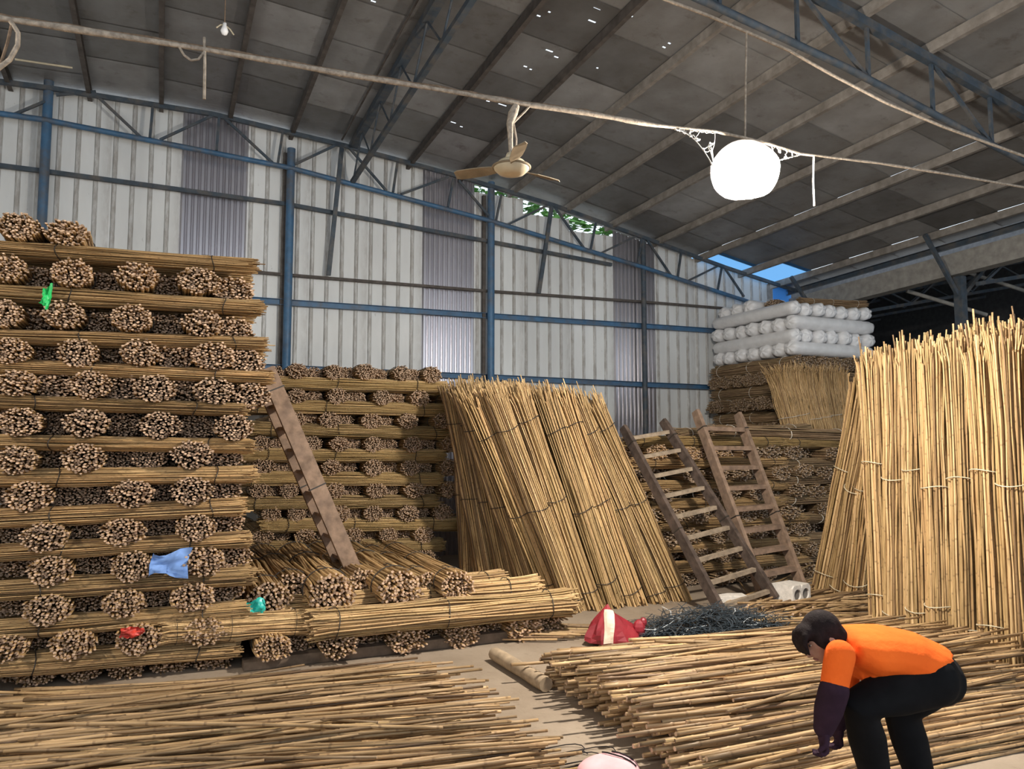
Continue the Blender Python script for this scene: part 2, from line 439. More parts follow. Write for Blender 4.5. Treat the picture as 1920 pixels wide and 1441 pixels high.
# ceiling: lining panels between purlins, some torn
PUR = [-3.7, -2.8, -1.9, -1.01, -.15, .73, 1.58, 2.45, 3.36, 4.21, 5.1, 6.08, 6.97, 7.93, 8.88, 9.89, 10.71, 11.2]
ceil = struct(empty('ceiling', (4, 4, 6)), 'grey foil lined shed roof sloping down to the right on steel purlins', 'ceiling')
HOLES = [(1010, 30), (1030, 22), (1120, 15), (1155, 25), (1030, 95), (1043, 107), (985, 125), (995, 130), (1120, 128), (915, 190), (942, 197), (882, 197), (865, 238), (850, 230), (1255, 82), (1245, 90), (1110, 40), (1180, 30), (640, 268), (700, 3)]
def roofhit(x, y):
    d = ray(x, y); t = 2.0
    while t < 17:
        P = CAM + d * t
        if P.z > zr(P.x, P.y): return P
        t += .01
    return None
hp = [roofhit(*h) for h in HOLES]
hp = [p for p in hp if p]
def hl(p): return .012 + .05 * ((p.x * 37.7 + p.y * 91.3) % 1) ** 2
YB = [WY + .05, 10.55, 9.7, 8.85, 8.0, 7.1, 6.2, 5.3, 4.4, 3.4, 2.2, .8, -.8, -2.5]
for i in range(len(PUR) - 1):
    xa, xb = PUR[i], PUR[i + 1]
    off = 0.25 * ((i * 7) % 3 - 1)
    for j in range(len(YB) - 1):
        ya, yb = YB[j] + (off if 0 < j else 0) + .12, YB[j + 1] + (off if j < len(YB) - 2 else 0)
        hs = [p for p in hp if xa + .05 < p.x < xb - .05 and yb + .05 < p.y < ya - .05]
        mb = MB()
        if hs:
            xs = sorted({xa, xb} | {v for p in hs for v in (p.x - hl(p), p.x + hl(p))})
            ys = sorted({ya, yb} | {v for p in hs for v in (p.y - .011, p.y + .011)})
        else: xs, ys = [xa, xb], [yb, ya]
        vs = [(x, y, zr(x, y) + 0.008 * (y - yb) / (ya - yb) + .004 * (i % 2)) for y in ys for x in xs]; n = len(xs); fs = []
        for b in range(len(ys) - 1):
            for a in range(n - 1):
                cx, cy = (xs[a] + xs[a + 1]) / 2, (ys[b] + ys[b + 1]) / 2
                if any(abs(cx - p.x) < hl(p) * .98 and abs(cy - p.y) < .0105 for p in hs): continue
                o = b * n + a; fs.append((o, o + 1, o + n + 1, o + n))
        mb.add(vs, fs)
        blue = j == 0 and i in (14, 15)
        mb.build('blue_roof_sheet' if blue else 'roof_panel', M['bluesheet' if blue else 'foil'], ceil)
for k, x in enumerate(PUR[:-1]):
    if k == 7: continue
    mb = MB(); mb.channel((x, WY + .03, zr(x) - .062), (x, -2.4, zr(x, -2.4) - .062 + .005), .055, .11, side=-1)
    mb.build('purlin', M['purlin' if x > 5 else 'rust_shade'], ceil)  # backlit left purlins coloured darker, lit right ones paler
# longitudinal truss
lt = tag(empty('longitudinal_truss', (2.45, 8, 5.5)), 'dark blue twin chord steel truss running from the back wall overhead', 'truss')
g = MB(); g.beam((2.45, 11.1, zr(2.45) - .07), (2.45, 5.1, zr(2.45, 5.1) - .07), .11, .09); g.build('top_chord', M['blued'], lt)
g = MB(); g.beam((2.45, 11.1, zr(2.45) - .62), (2.45, 5.1, zr(2.45, 5.1) - .62), .06, .06); g.build('bottom_chord', M['blued'], lt)
for i in range(12):
    y0 = 11.0 - i * .49; a, b = (y0, y0 - .49)
    za, zb = (zr(2.45, a) - (.10 if i % 2 else .6)), (zr(2.45, b) - (.6 if i % 2 else .10))
    g = MB(); g.tube([(2.45, a, za), (2.45, b, zb)], .013, 6); g.build('web', M['blued'], lt)
g = MB(); g.tube([(2.28, 11.05, zr(2.3) - .03), (2.28, 6, zr(2.3, 6) - .03)], .014, 6); g.build('conduit', M['rust_shade'], lt)
# cross truss over the middle of the shed
TY = 5.08
rt_ = tag(empty('rafter_truss', (6.5, TY, 5.2)), 'blue steel rafter truss crossing the roof at upper right', 'truss')
txs = [1.2, 2.45, 4.21, 5.8, 7.66, 9.44, 11.15]
for a, b in zip(txs[:-1], txs[1:]):
    g = MB(); g.beam((a, TY, zr(a, TY) - .16), (b, TY, zr(b, TY) - .16), .07, .09); g.build('top_chord', M['blued'], rt_)
    g = MB(); g.tube([(a, TY, zr(a, TY) - .72), (b, TY, zr(b, TY) - .72)], .035, 10); g.build('bottom_chord', M['blued'], rt_)
x = 1.6; i = 0
while x < 10.9:
    nx = x + .9
    if i % 2 == 0:
        g = MB(); g.beam((x, TY, zr(x, TY) - .16), (nx, TY, zr(nx, TY) - .72), .03, .035); g.build('web', M['blued'], rt_)
    g = MB(); g.beam((nx, TY, zr(nx, TY) - .16), (nx, TY, zr(nx, TY) - .72), .03, .035); g.build('web', M['blued'], rt_)
    x = nx; i += 1
for (x, z0, z1) in ((5.32, 4.35, 5.72),):
    pass
# second rafter truss nearer the camera, over the upper right corner is out of view; eave girder on the right
gd = tag(empty('eave_girder', (11.25, 6, 4.2)), 'pale grey girder with columns along the low right eave', 'girder')
g = MB(); g.beam((11.25, 11.5, 4.38), (11.25, -2, 4.38 + KR * 13), .22, .34); g.build('girder_beam', M['girder'], gd)
g = MB(); g.channel((11.1, 11.5, 4.66), (11.1, -2, 4.66 + KR * 13), .06, .09); g.build('edge_channel', M['blued'], gd)
for y in (10.6, 7.85, 5.08, 2.2):
    g = MB(); g.beam((11.25, y, 0), (11.25, y, 4.3), .13, .13); g.build('column', M['blued'], gd)
    g = MB(); g.beam((11.2, y, 4.0), (10.5, y, zr(10.5, y) - .1), .05, .06); g.build('brace', M['blued'], gd)
    g = MB(); g.beam((11.3, y, 4.0), (12.1, y, 4.7), .05, .06); g.build('brace', M['blued'], gd)
# neighbouring bay seen under the girder
def zb2(x, y): return 4.55 + .22 * (x - 11.2) + KR * (WY - y)
bay = struct(empty('ceiling_neighbour_bay', (15, 8, 5)), 'dim neighbouring roof bay beyond the eave girder', 'ceiling')
bx = [11.2, 12.4, 13.6, 14.8, 16, 17.5, 20]
for a, b in zip(bx[:-1], bx[1:]):
    for ya, yb in ((20, 15), (15, 11), (11, 7), (7, 2), (2, -4)):
        g = MB(); g.add([(a, yb, zb2(a, yb)), (b, yb, zb2(b, yb)), (b, ya, zb2(b, ya)), (a, ya, zb2(a, ya))], [(0, 1, 2, 3)]); g.build('roof_panel', M['foil'], bay)
    g = MB(); g.channel((b, 20, zb2(b, 20) - .06), (b, -3, zb2(b, -3) - .06), .06, .1); g.build('purlin', M['purlin'], bay)
for n_, y in enumerate((16.5, 13.2, 10.2, 7.6)):
    t = tag(empty('neighbour_bay_truss', (14, y, 4)), ('farthest', 'third nearest', 'second nearest', 'nearest')[n_] + ' dark truss in the dim bay beyond the eave girder', 'truss', 'trusses of the neighbouring bay')
    g = MB(); g.beam((11.3, y, zb2(11.3, y) - .16), (20, y, zb2(20, y) - .16), .07, .08); g.build('top_chord', M['blued'], t)
    g = MB(); g.beam((11.3, y, zb2(11.3, y) - .55), (20, y, zb2(20, y) - .75), .06, .06); g.build('bottom_chord', M['blued'], t)
    for i in range(9):
        xa = 11.4 + i * .9; za, zc = zb2(xa, y) - (.16 if i % 2 else .58), zb2(xa + .9, y) - (.6 if i % 2 else .16)
        g = MB(); g.beam((xa, y, za), (xa + .9, y, zc), .03, .035); g.build('web', M['blued'], t)
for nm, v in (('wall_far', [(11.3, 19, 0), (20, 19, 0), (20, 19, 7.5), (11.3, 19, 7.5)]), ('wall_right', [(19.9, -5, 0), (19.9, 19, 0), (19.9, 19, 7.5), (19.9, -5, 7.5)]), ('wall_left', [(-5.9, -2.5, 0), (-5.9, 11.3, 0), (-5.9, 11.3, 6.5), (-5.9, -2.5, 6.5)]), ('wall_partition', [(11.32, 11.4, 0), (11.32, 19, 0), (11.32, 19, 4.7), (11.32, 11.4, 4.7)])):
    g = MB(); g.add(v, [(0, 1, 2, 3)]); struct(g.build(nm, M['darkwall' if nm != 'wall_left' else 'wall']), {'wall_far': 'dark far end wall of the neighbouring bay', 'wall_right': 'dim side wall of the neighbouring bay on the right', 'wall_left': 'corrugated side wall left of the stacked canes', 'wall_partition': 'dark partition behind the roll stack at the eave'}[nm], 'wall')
if True:   # roof continuation left of the outermost purlin
    g = MB(); g.add([(-6, -2.5, zr(-6, -2.5)), (-3.7, -2.5, zr(-3.7, -2.5)), (-3.7, 11.35, zr(-3.7)), (-6, 11.35, zr(-6))], [(0, 1, 2, 3)]); g.build('roof_panel', M['foil'], ceil)

for n_, (a, b) in enumerate((((1800, 506), (1925, 546)), ((1700, 545), (1850, 590)))):
    g = MB(); g.tube([atY(*a, 9.2), atY(*b, 8.6)], .035, 8)
    tag(g.build('pale_pipe', M['girder']), ('upper', 'lower')[n_] + ' pale pipe under the dim roof beyond the eave girder', 'pipe')
# tree outside, seen through the gap above the sheets
tr = tag(empty('tree', (6.6, 14.2, 0)), 'green leafy tree outside, seen through the gap above the back wall', 'tree')
g = MB(); g.tube([(6.6, 14.2, 0), (6.7, 14.2, 3), (6.5, 14.1, 5.5)], [.16, .12, .06], 8); g.build('trunk', M['bark'], tr)
g = MB(); r2 = random.Random(3)
for i in range(2600):
    c = Vector((r2.uniform(4.2, 8.6), r2.uniform(12.6, 14.2), r2.uniform(4.8, 7.4)))
    R = Matrix.Rotation(r2.uniform(0, 6.3), 3, 'Z') @ Matrix.Rotation(r2.uniform(-1.2, 1.2), 3, 'X'); s_ = r2.uniform(.08, .16)
    g.add([c + R @ Vector(p) * s_ for p in ((-.9, 0, 0), (0, -.45, .1), (.9, 0, 0), (0, .45, .1))], [(0, 1, 2, 3)])
lf = g.build('foliage', M['leaf'], tr); lf['kind'] = 'stuff'

# ------------------------------------------------------------------ cane bundles
R0 = .14; BL = 2.35
def canes_mesh(name, n, L, r0, cr, seed, mats, flare=.07, ejit=.028, sides=6, taper=.25, bend=.012, top_flare=None):
    rg = np.random.default_rng(seed)
    k = np.arange(n); rr = np.sqrt((k + .5) / n) * (r0 - cr); th = k * 2.39996 + rg.uniform(0, 6)
    py = rr * np.cos(th) + rg.normal(0, cr * .35, n); pz = rr * np.sin(th) + rg.normal(0, cr * .35, n)
    ts = np.array([0, .06, .3, .5, .72, .94, 1.0]); K = len(ts)
    tf = flare if top_flare is None else top_flare
    fl_ = 1 + np.array([flare, flare * .3, -.02, 0.02, -.02, tf * .45, tf])
    verts = []; faces = []; mi = []; cols = []
    jx0 = rg.normal(0, ejit, n); jx1 = rg.normal(0, ejit, n)
    ang = np.arange(sides) / sides * 2 * np.pi; ca, sa = np.cos(ang), np.sin(ang)
    for c in range(n):
        R_ = rg.random(); B_ = rg.random(); base = len(verts); cc = cr * rg.uniform(.75, 1.2)
        wy = rg.normal(0, bend, K); wz = rg.normal(0, bend, K); wy[[0, 1, 2, 4, 5]] *= .35; wz[[0, 1, 2, 4, 5]] *= .35
        for i, t in enumerate(ts):
            x = t * L + (jx0[c] if i == 0 else jx1[c] if i == K - 1 else 0)
            rad = cc * (1 - taper * t)
            for a in range(sides):
                verts.append((x, py[c] * fl_[i] + wy[i] + rad * ca[a], pz[c] * fl_[i] + wz[i] + rad * sa[a])); cols.append((R_, t, B_, 1))
        for i in range(K - 1):
            for a in range(sides):
                p = base + i * sides; faces.append((p + a, p + (a + 1) % sides, p + sides + (a + 1) % sides, p + sides + a)); mi.append(0)
        for q in (0, K - 1):
            b0 = len(verts); src = base + q * sides
            for a in range(sides): verts.append(verts[src + a]); cols.append((R_, q and 1, B_, 1))
            f = list(range(b0, b0 + sides)); faces.append(f if q else f[::-1]); mi.append(1)
    me = bpy.data.meshes.new(name); me.from_pydata(verts, [], faces)
    for m in mats: me.materials.append(m)
    me.polygons.foreach_set('material_index', mi); me.polygons.foreach_set('use_smooth', [m == 0 for m in mi])
    at = me.attributes.new('cane', 'FLOAT_COLOR', 'POINT'); at.data.foreach_set('color', np.array(cols, dtype=np.float32).ravel())
    me.update(); return me
def tie_mesh(name, x, r, mat, tr_=.006, seed=0):
    rg = random.Random(seed); g = MB(); n = 20; pts = []
    for i in range(n + 1):
        t = 2 * math.pi * i / n
        pts.append((x + .012 * math.sin(t * 2 + seed), r * math.cos(t) * 1.03, r * math.sin(t) * 1.03))
    g.tube(pts, tr_, 5, False)
    g.tube([(x, 0, r * 1.03), (x + .03, .03, r * 1.1), (x + .07, .05, r * 1.02)], tr_ * .8, 4)
    return g.mesh(name, mat)
KIT = {}
def kit(key, nvar, n, L, r0, cr, mat, end, ties, tiemat, **kw):
    KIT[key] = dict(L=L, r0=r0, v=[canes_mesh('canes', n, L, r0, cr, 100 + 17 * i + len(KIT) * 131, [M[mat], M[end]], **kw) for i in range(nvar)],
                    t=[[tie_mesh('tie', (t + (.035 * ((q * 37 + i * 11) % 5 - 2) / 2)) * L, r0 * 1.0, M[tiemat], tr_=.0045, seed=i + q) for i, t in enumerate(ties)] for q in range(nvar)])
kit('gold', 4, 165, BL, R0, .0095, 'gold', 'end', (.1, .5, .88), 'tie', flare=.14)
kit('straw', 5, 175, BL, R0, .0093, 'straw', 'end', (.13, .55, .88), 'tie')
kit('green', 3, 150, BL, R0, .0098, 'green', 'end', (.12, .6, .9), 'tie')
kit('old', 4, 110, BL, R0, .0115, 'old', 'endold', (.13, .5, .87), 'ptwine')
kit('lean', 4, 92, 2.36, R0, .0128, 'gold', 'end', (.085, .48, .83), 'tie', flare=.08, top_flare=.25, ejit=.06, taper=.45, bend=.009)
kit('stand', 5, 78, 2.55, .125, .0118, 'gold', 'end', (.10, .56), 'twine', flare=.05, top_flare=.38, ejit=.06, taper=.35, bend=.011)
kit('reed', 3, 170, 1.5, .16, .006, 'gold', 'endold', (.3,), 'ptwine', flare=.05, top_flare=.6, ejit=.07, sides=4, bend=.02)
kit('stub', 3, 120, .55, R0, .0115, 'straw', 'end', (), 'tie')
cnt = 0
FILL = {}
def bundle(key, A, B, ry, rz, label, group, up=(0, 0, 1), variant=None, name='cane_bundle', stretch=True, fill=None):
    global cnt; cnt += 1
    if fill:
        FILL.setdefault(fill, []).append((key, Vector(A), Vector(B), ry, rz, up, cnt)); return
    A = Vector(A); B = Vector(B); K = KIT[key]
    R = frame(B - A, up).to_4x4()
    e = empty(name, A); e.rotation_mode = 'QUATERNION'; e.rotation_quaternion = R.to_quaternion()
    e.scale = ((B - A).length / K['L'] if stretch else 1, ry / K['r0'], rz / K['r0'])
    tag(e, label, 'bundle', group)
    vi = (cnt if variant is None else variant) % len(K['v']); c = bpy.data.objects.new('canes', K['v'][vi]); c['kind'] = 'stuff'
    COL.objects.link(c); c.parent = e
    for t in K['t'][vi]:
        o = bpy.data.objects.new('tie', t); COL.objects.link(o); o.parent = e
    return e

def flush_fill(tag_key, label):
    V = []; F = []; MI = []; CC = []; mats = []; o = 0
    for key, A, B, ry, rz, up, c in FILL[tag_key]:
        K = KIT[key]; me = K['v'][c % len(K['v'])]; n = len(me.vertices)
        co = np.empty(n * 3); me.vertices.foreach_get('co', co); co = co.reshape(-1, 3) * np.array(((B - A).length / K['L'], ry / K['r0'], rz / K['r0']))
        V.append(co @ np.array(frame(B - A, up)).T + np.array(A))
        col = np.empty(n * 4, dtype=np.float32); me.attributes['cane'].data.foreach_get('color', col); CC.append(col)
        base = []
        for m in me.materials:
            if m not in mats: mats.append(m)
            base.append(mats.index(m))
        for p in me.polygons: F.append([o + i for i in p.vertices]); MI.append(base[p.material_index])
        o += n
    V = np.concatenate(V); org = V.min(0); V = V - org
    me = bpy.data.meshes.new('packed_canes'); me.from_pydata(V.tolist(), [], F)
    for m in mats: me.materials.append(m)
    me.polygons.foreach_set('material_index', MI); me.polygons.foreach_set('use_smooth', [len(f) == 4 for f in F])
    at = me.attributes.new('cane', 'FLOAT_COLOR', 'POINT'); at.data.foreach_set('color', np.concatenate(CC))
    ob = bpy.data.objects.new('packed_canes', me); COL.objects.link(ob); ob.location = org
    tag(ob, label, 'canes', kind='stuff')
# --- tall stack on the left
LY = 6.18
G1 = 'cane bundles of the tall left stack'
longs = [((0, 466), (475, 500), 15), ((0, 549), (485, 578), 17), ((0, 631), (493, 646), 16), ((0, 686), (502, 708), 16), ((0, 753), (455, 768), 15), ((0, 828), (470, 836), 16),
         ((0, 895), (472, 889), 19), ((0, 971), (453, 949), 20), ((0, 1036), (460, 1010), 18), ((0, 1107), (468, 1078), 20), ((0, 1180), (461, 1142), 20), ((0, 1246), (440, 1212), 22)]
PXM = lambda Y, px: 1440 / (Y / ray(px, 838).y)     # pixels per metre there
for i, (a, b, h) in enumerate(longs):
    B = atY(b[0], b[1], LY + .12); A0 = atY(a[0], a[1], LY + .12); d = (B - A0).normalized(); A = B - d * BL
    rz_ = h / PXM(LY, 240) * .92
    bundle('straw', B, A, .155, rz_, 'cane bundle lying lengthwise, %s long layer down, tall left stack' % ORD[i], G1)
    B2 = B + Vector((rnd.uniform(-.05, .07), .42, -.01)); 
    bundle('straw', B2, B2 - d * BL, .15, rz_, '', G1, fill='left')
rows = [(425, [(35, 425, 1), (125, 437, 1)]),
        (0, [(12, 502, 1), (70, 510, 0), (137, 512, 1), (200, 520, 0), (257, 518, 1), (313, 526, 0), (371, 527, 1), (440, 538, .6)]),
        (0, [(3, 587, 1), (57, 590, 0), (120, 590, 1), (188, 597, 0), (248, 597, 1), (313, 602, 0), (380, 606, 1), (443, 614, .5)]),
        (0, [(20, 658, 1), (80, 660, 0), (147, 662, 1), (205, 662, 0), (263, 662, 1), (328, 667, .5), (400, 668, 1), (464, 676, .6)]),
        (0, [(32, 718, 1), (100, 720, .5), (170, 722, 1), (230, 726, .5), (290, 728, 1), (348, 733, .4), (402, 733, 1), (473, 741, .7)]),
        (0, [(40, 791, 1), (100, 793, 0), (163, 793, 1), (230, 795, 0), (300, 797, 1), (370, 799, 0), (438, 801, 1)]),
        (0, [(33, 862, 1), (92, 862, 0), (157, 859, 1), (220, 862, 0), (280, 858, .4), (360, 852, 1), (427, 860, .3)]),
        (0, [(55, 930, 1.15), (120, 935, 0), (180, 932, 0), (248, 925, 1), (305, 925, 0), (360, 920, 1), (422, 917, .3)]),
        (0, [(20, 1005, 0), (85, 1006, 1.1), (155, 1002, 0), (230, 997, 1), (300, 993, 0), (367, 988, 1), (428, 983, .2)]),
        (0, [(28, 1068, 0), (95, 1070, 1.1), (172, 1064, 0), (248, 1061, 1.05), (318, 1056, 0), (383, 1052, 1), (440, 1048, .2)]),
        (0, [(22, 1145, 0), (90, 1142, 1.15), (165, 1135, 0), (232, 1130, 1.05), (298, 1124, 0), (362, 1119, 1.05), (430, 1113, .1)]),
        (0, [(10, 1216, .9), (75, 1212, 0), (137, 1206, 1), (200, 1200, 0), (260, 1196, 1), (322, 1190, 0), (382, 1182, 1), (440, 1178, .2)]),
        (0, [(60, 1275, .3), (150, 1268, .3), (235, 1262, .4), (320, 1256, .3), (400, 1250, .4)])]
def end_gaps(rows, Y, wide, rx_px, rz_px, fill, length, x0):
    # bundles deeper in the stack, glimpsed in the dark between the ends
    for _, lst in rows:
        ls = sorted(lst); xs = [(x0, ls[0][1])] + [(a[0], a[1]) for a in ls]
        for (xa, ya), (xb, yb) in zip(xs[:-1], xs[1:]):
            if xb - xa < wide: continue
            c = atY((xa + xb) / 2, (ya + yb) / 2, Y); A = Vector((c.x, Y + .36, c.z)); k = PXM(Y, xa)
            bundle('straw', A, A + Vector((0, length, 0)), rx_px / k, rz_px / k, '', '', fill=fill)
def end_rows(rows, Y, deep, rx_px, rz_px, where, group, key, length=BL, fill=None):
    for r, (_, lst) in enumerate(rows):
        for j, (x, y, f) in enumerate(lst):
            yy = Y + deep * (1 - min(f, 1)) - (.03 if f >= 1 else 0) + rnd.uniform(-.02, .02)
            c = atY(x, y, Y); A = Vector((c.x, yy, c.z)); k = PXM(Y, x)
            sc = f if f > 1 else 1
            dx = rnd.uniform(-.06, .06)
            big = .95 if f >= .5 else .86
            lab = 'end of cane bundle, %s from left, %s end row down, %s' % (ORD[j], ORD[r], where)
            bundle(key, A, A + Vector((dx, length, rnd.uniform(-.01, .01))), rx_px / k * sc * big * rnd.uniform(.93, 1.07), rz_px / k * big * sc * rnd.uniform(.93, 1.06), lab, group, fill=fill if f < .35 and fill else None)
end_gaps(rows[1:], LY, 50, 36, 30, 'left', 1.6, -45)
end_rows(rows, LY - .03, .25, 39, 27, 'tall left stack', G1, 'straw', fill='left')
flush_fill('left', 'dark recessed canes packed between the bundles of the tall left stack')

# --- middle stack
MY = 8.9; G2 = 'cane bundles of the middle stack'
def c3(x, y): return (440 + .2915 * x, 640 + .2915 * y)
mlongs = [((230, 262), (1340, 300)), ((320, 418), (1340, 442)), ((410, 568), (1370, 592)), ((110, 730), (1330, 735)), ((110, 880), (1315, 885)), ((190, 1040), (1290, 1025)), ((165, 1182), (1440, 1172)), ((235, 1330), (1325, 1303))]
for i, (a, b) in enumerate(mlongs):
    B = atY(*c3(*b), MY + .12); A0 = atY(*c3(*a), MY + .12); d = (B - A0).normalized()
    bundle('green', B, B - d * BL, .15, .085, 'cane bundle lying lengthwise, %s long layer down, middle stack behind ladder' % ORD[i], G2)
    B2 = B + Vector((rnd.uniform(0, .12), .45, 0)); bundle('straw', B2, B2 - d * BL, .15, .085, '', G2, fill='mid')
mrows = [[(270, 205, .7), (400, 190, 1), (525, 205, .3), (640, 198, 1), (840, 195, 1), (740, 205, .3), (950, 210, .3), (1075, 205, 1), (1170, 215, .3), (1268, 215, 1)],
         [(270, 350, .3), (400, 350, 1), (530, 352, .3), (660, 352, 1), (795, 358, .5), (945, 362, 1), (1060, 365, .3), (1190, 366, 1), (1400, 376, 1)],
         [(290, 500, .3), (400, 502, 1), (500, 505, .2), (610, 505, 1), (720, 510, .4), (880, 512, 1), (985, 512, .2), (1110, 512, 1), (1335, 512, 1)],
         [(170, 655, .9), (300, 655, .2), (500, 657, .8), (670, 660, 1), (780, 660, .2), (890, 662, 1), (1010, 662, .3), (1140, 662, 1), (1255, 662, .2), (1385, 662, 1)],
         [(190, 800, .9), (320, 802, .3), (480, 805, .2), (620, 808, 1), (750, 810, .2), (890, 812, 1), (1010, 812, .2), (1125, 812, 1), (1240, 812, .2), (1375, 812, 1)],
         [(165, 960, .9), (260, 960, .3), (355, 960, .9), (500, 960, .2), (650, 958, 1), (770, 958, .2), (910, 958, 1), (1030, 955, .2), (1150, 955, 1), (1260, 955, .2), (1380, 952, 1)],
         [(240, 1110, .8), (405, 1108, .9), (540, 1106, .2), (680, 1104, 1), (785, 1104, .3), (890, 1104, 1), (1005, 1104, .2), (1115, 1104, 1), (1220, 1100, .4), (1340, 1098, .9)],
         [(190, 1255, .8), (320, 1252, .3), (455, 1250, .9), (600, 1248, .2), (765, 1248, 1), (880, 1246, .2), (985, 1246, 1), (1100, 1246, .3), (1215, 1244, 1)],
         [(245, 1400, .8), (470, 1396, .9), (720, 1392, .3), (850, 1390, .4), (980, 1388, 1), (1100, 1388, .3), (1225, 1386, 1)]]
end_rows([(0, sorted([(*c3(x, y), f) for x, y, f in r])) for r in mrows], MY, .22, 20, 15.5, 'middle stack behind ladder', G2, 'straw', 1.8, fill='mid')
for r in range(2):
    for j in range(7):
        A = Vector((.55 + j * .4, MY + .1, .09 + .2 * r)); bundle('straw', A, A + Vector((0, 1.8, 0)), .17, .1, '', G2, fill='mid')
flush_fill('mid', 'dark recessed canes packed between the bundles of the middle stack')

# --- low pile in front of the middle stack
PY = 6.05; G3 = 'cane bundles of the low front pile'
pile_ends = [[(512, 1213, 1.0), (572, 1210, .2), (634, 1206, 1.0), (700, 1203, .3), (763, 1199, .92), (817, 1196, .2), (870, 1192, .88), (925, 1187, .2), (987, 1179, .9), (1035, 1170, .5)]]
end_rows([(0, r) for r in pile_ends], PY, .22, 37, 26, 'bottom of low front pile', G3, 'straw', fill='pile')
flush_fill('pile', 'dark recessed canes packed under the low front pile')
def longb(key, a, b, Y, ry, rz, lab):
    B = atY(*b, Y); A = atY(*a, Y); bundle(key, B, A, ry, rz, lab, G3)
longb('gold', (581, 1171), (1066, 1127), PY + .02, .16, .115, 'bright golden cane bundle lying lengthwise on top front of low pile')
longb('gold', (520, 1145), (1004, 1101), PY + .42, .16, .11, 'golden cane bundle lying lengthwise behind the brightest one on low pile')
longb('gold', (470, 1128), (940, 1088), PY + .78, .15, .10, 'golden cane bundle farthest back on low pile, partly under tipped bundles')
longb('straw', (300, 1182), (580, 1164), PY + .18, .14, .10, 'dull cane bundle lying lengthwise at the left end of low pile')
tips = [((505, 1128), 6.32, .145, 1), ((552, 1108), 6.5, .14, 1), ((624, 1115), 6.15, .16, 1), ((680, 1098), 6.62, .14, 1), ((751, 1106), 6.15, .155, 1), ((805, 1102), 6.45, .13, 1), ((859, 1099), 6.15, .125, 1)]
for j, (q, Y, r, f) in enumerate(tips):
    A = atY(*q, Y); bundle('straw', A, A + Vector((.02 - .05 * (j % 2), BL * .95, .02)), r * 1.15, r * 1.02, 'cane bundle pointing at the viewer on top of low pile, %s from left' % ORD[j], G3)
for j, ((a, b, Y, h, wd)) in enumerate([((455, 1240), (1035, 1200), PY + .13, .06, .14), ((520, 1243), (1000, 1213), PY + .25, .08, .12)]):
    A = atY(*a, Y); B = atY(*b, Y); A.z = .035; B.z = .035
    g = MB(); g.beam(A, B, wd, h); g.beam(A + Vector((.1, -.02, .038)), B + Vector((-.2, -.02, .036)), wd * .7, .02)
    tag(g.build('timber_plank', M['plank']), ('grey timber plank on the floor under the front of low pile', 'grey timber plank on the floor farther under low pile')[j], 'plank')

# --- leaning bundles in the middle
G4 = 'golden bundles leaning in the middle'
lb = [((1080, 1142), (932, 752)), ((1112, 1147), (975, 742)), ((1152, 1138), (1017, 731)), ((1193, 1140), (1051, 733)), ((1235, 1133), (1080, 755)), ((1278, 1122), (1116, 762))]
for j, (a, b) in enumerate(lb):
    A = atZ(a[0], a[1] - 4, .0); A.y = 6.95; A = Vector((atY(a[0], a[1], 6.95).x, 6.95, .0)); T = atY(b[0], b[1], 7.2)
    T = A + (T - A).normalized() * 2.36
    bundle('lean', A, T, .118, .118, 'golden cane bundle leaning left, %s from left in the front row' % ORD[j], G4, up=(0, 1, 0), stretch=True)
for r in range(1, 6):
    for j in range(6 if r == 1 else 4):
        y = 6.95 + .3 * r; q = (r - 1) / 4; A = Vector((3.82 - .5 * q + .25 * j + rnd.uniform(-.03, .03), y, 0))
        T = A + Vector((-.86 + .72 * q + rnd.uniform(-.06, .06), .14 + rnd.uniform(-.05, .05), 2.12 + rnd.uniform(-.05, .08))).normalized() * 2.36
        lab = ('cane bundle on the shaded left flank of the leaning group, %s row back' % ORD[r]) if j == 0 else 'leaning cane bundle, %s from left in row %s of the middle leaning group' % (ORD[j], ('', 'two', 'three', 'four', 'five', 'six')[r])
        bundle('lean', A, T, .14, .14, lab, G4, up=(0, 1, 0), fill='lean' if j else None)
flush_fill('lean', 'packed golden canes leaning behind the front row of the middle group')

# --- tall standing bundles on the right
G5 = 'tall bundles standing upright on the right'
ns = 10
for j in range(ns):
    t = j / (ns - 1); y = 5.18 - 2.25 * t + rnd.uniform(-.03, .03); x = 5.97 - .42 * t + rnd.uniform(-.02, .04)
    A = Vector((x + .12, y, 0)); T = A + Vector((.05 + rnd.uniform(-.02, .02), rnd.uniform(-.05, .05), 2.5 + rnd.uniform(-.04, .06)))
    bundle('stand', A, T, .114, .114, 'tall golden cane bundle standing upright, %s from left in the front row' % ORD[j], G5, up=(1, 0, 0))
for rw in (1, 2):
    for j in range(10):
        t = (j + .5) / 10; y = 5.1 - 2.1 * t; x = 6.0 - .4 * t + .27 * rw
        A = Vector((x + .12, y, 0)); T = A + Vector((rnd.uniform(-.03, .03), rnd.uniform(-.04, .04), 2.55 + rnd.uniform(-.05, .09)))
        bundle('stand', A, T, .13, .13, '', G5, up=(1, 0, 0), fill='stand')
flush_fill('stand', 'packed tall canes standing behind the front row on the right')
# bundles leaning on the back of the standing group
G6 = 'bundles leaning against the standing group'
for j, (a, Ya, b, Yb) in enumerate([((1540, 1112), 6.5, (1622, 700), 5.75), ((1572, 1118), 6.35, (1634, 760), 5.62), ((1600, 1120), 6.2, (1640, 790), 5.6)]):
    A = atY(*a, Ya); A.z = 0; T = atY(*b, Yb); T = A + (T - A).normalized() * (2.5 - .12 * j)
    bundle('stand', A, T, .125, .125, 'cane bundle leaning right against the tall standing group, %s from left' % ORD[j], G6, up=(1, 0, 0))

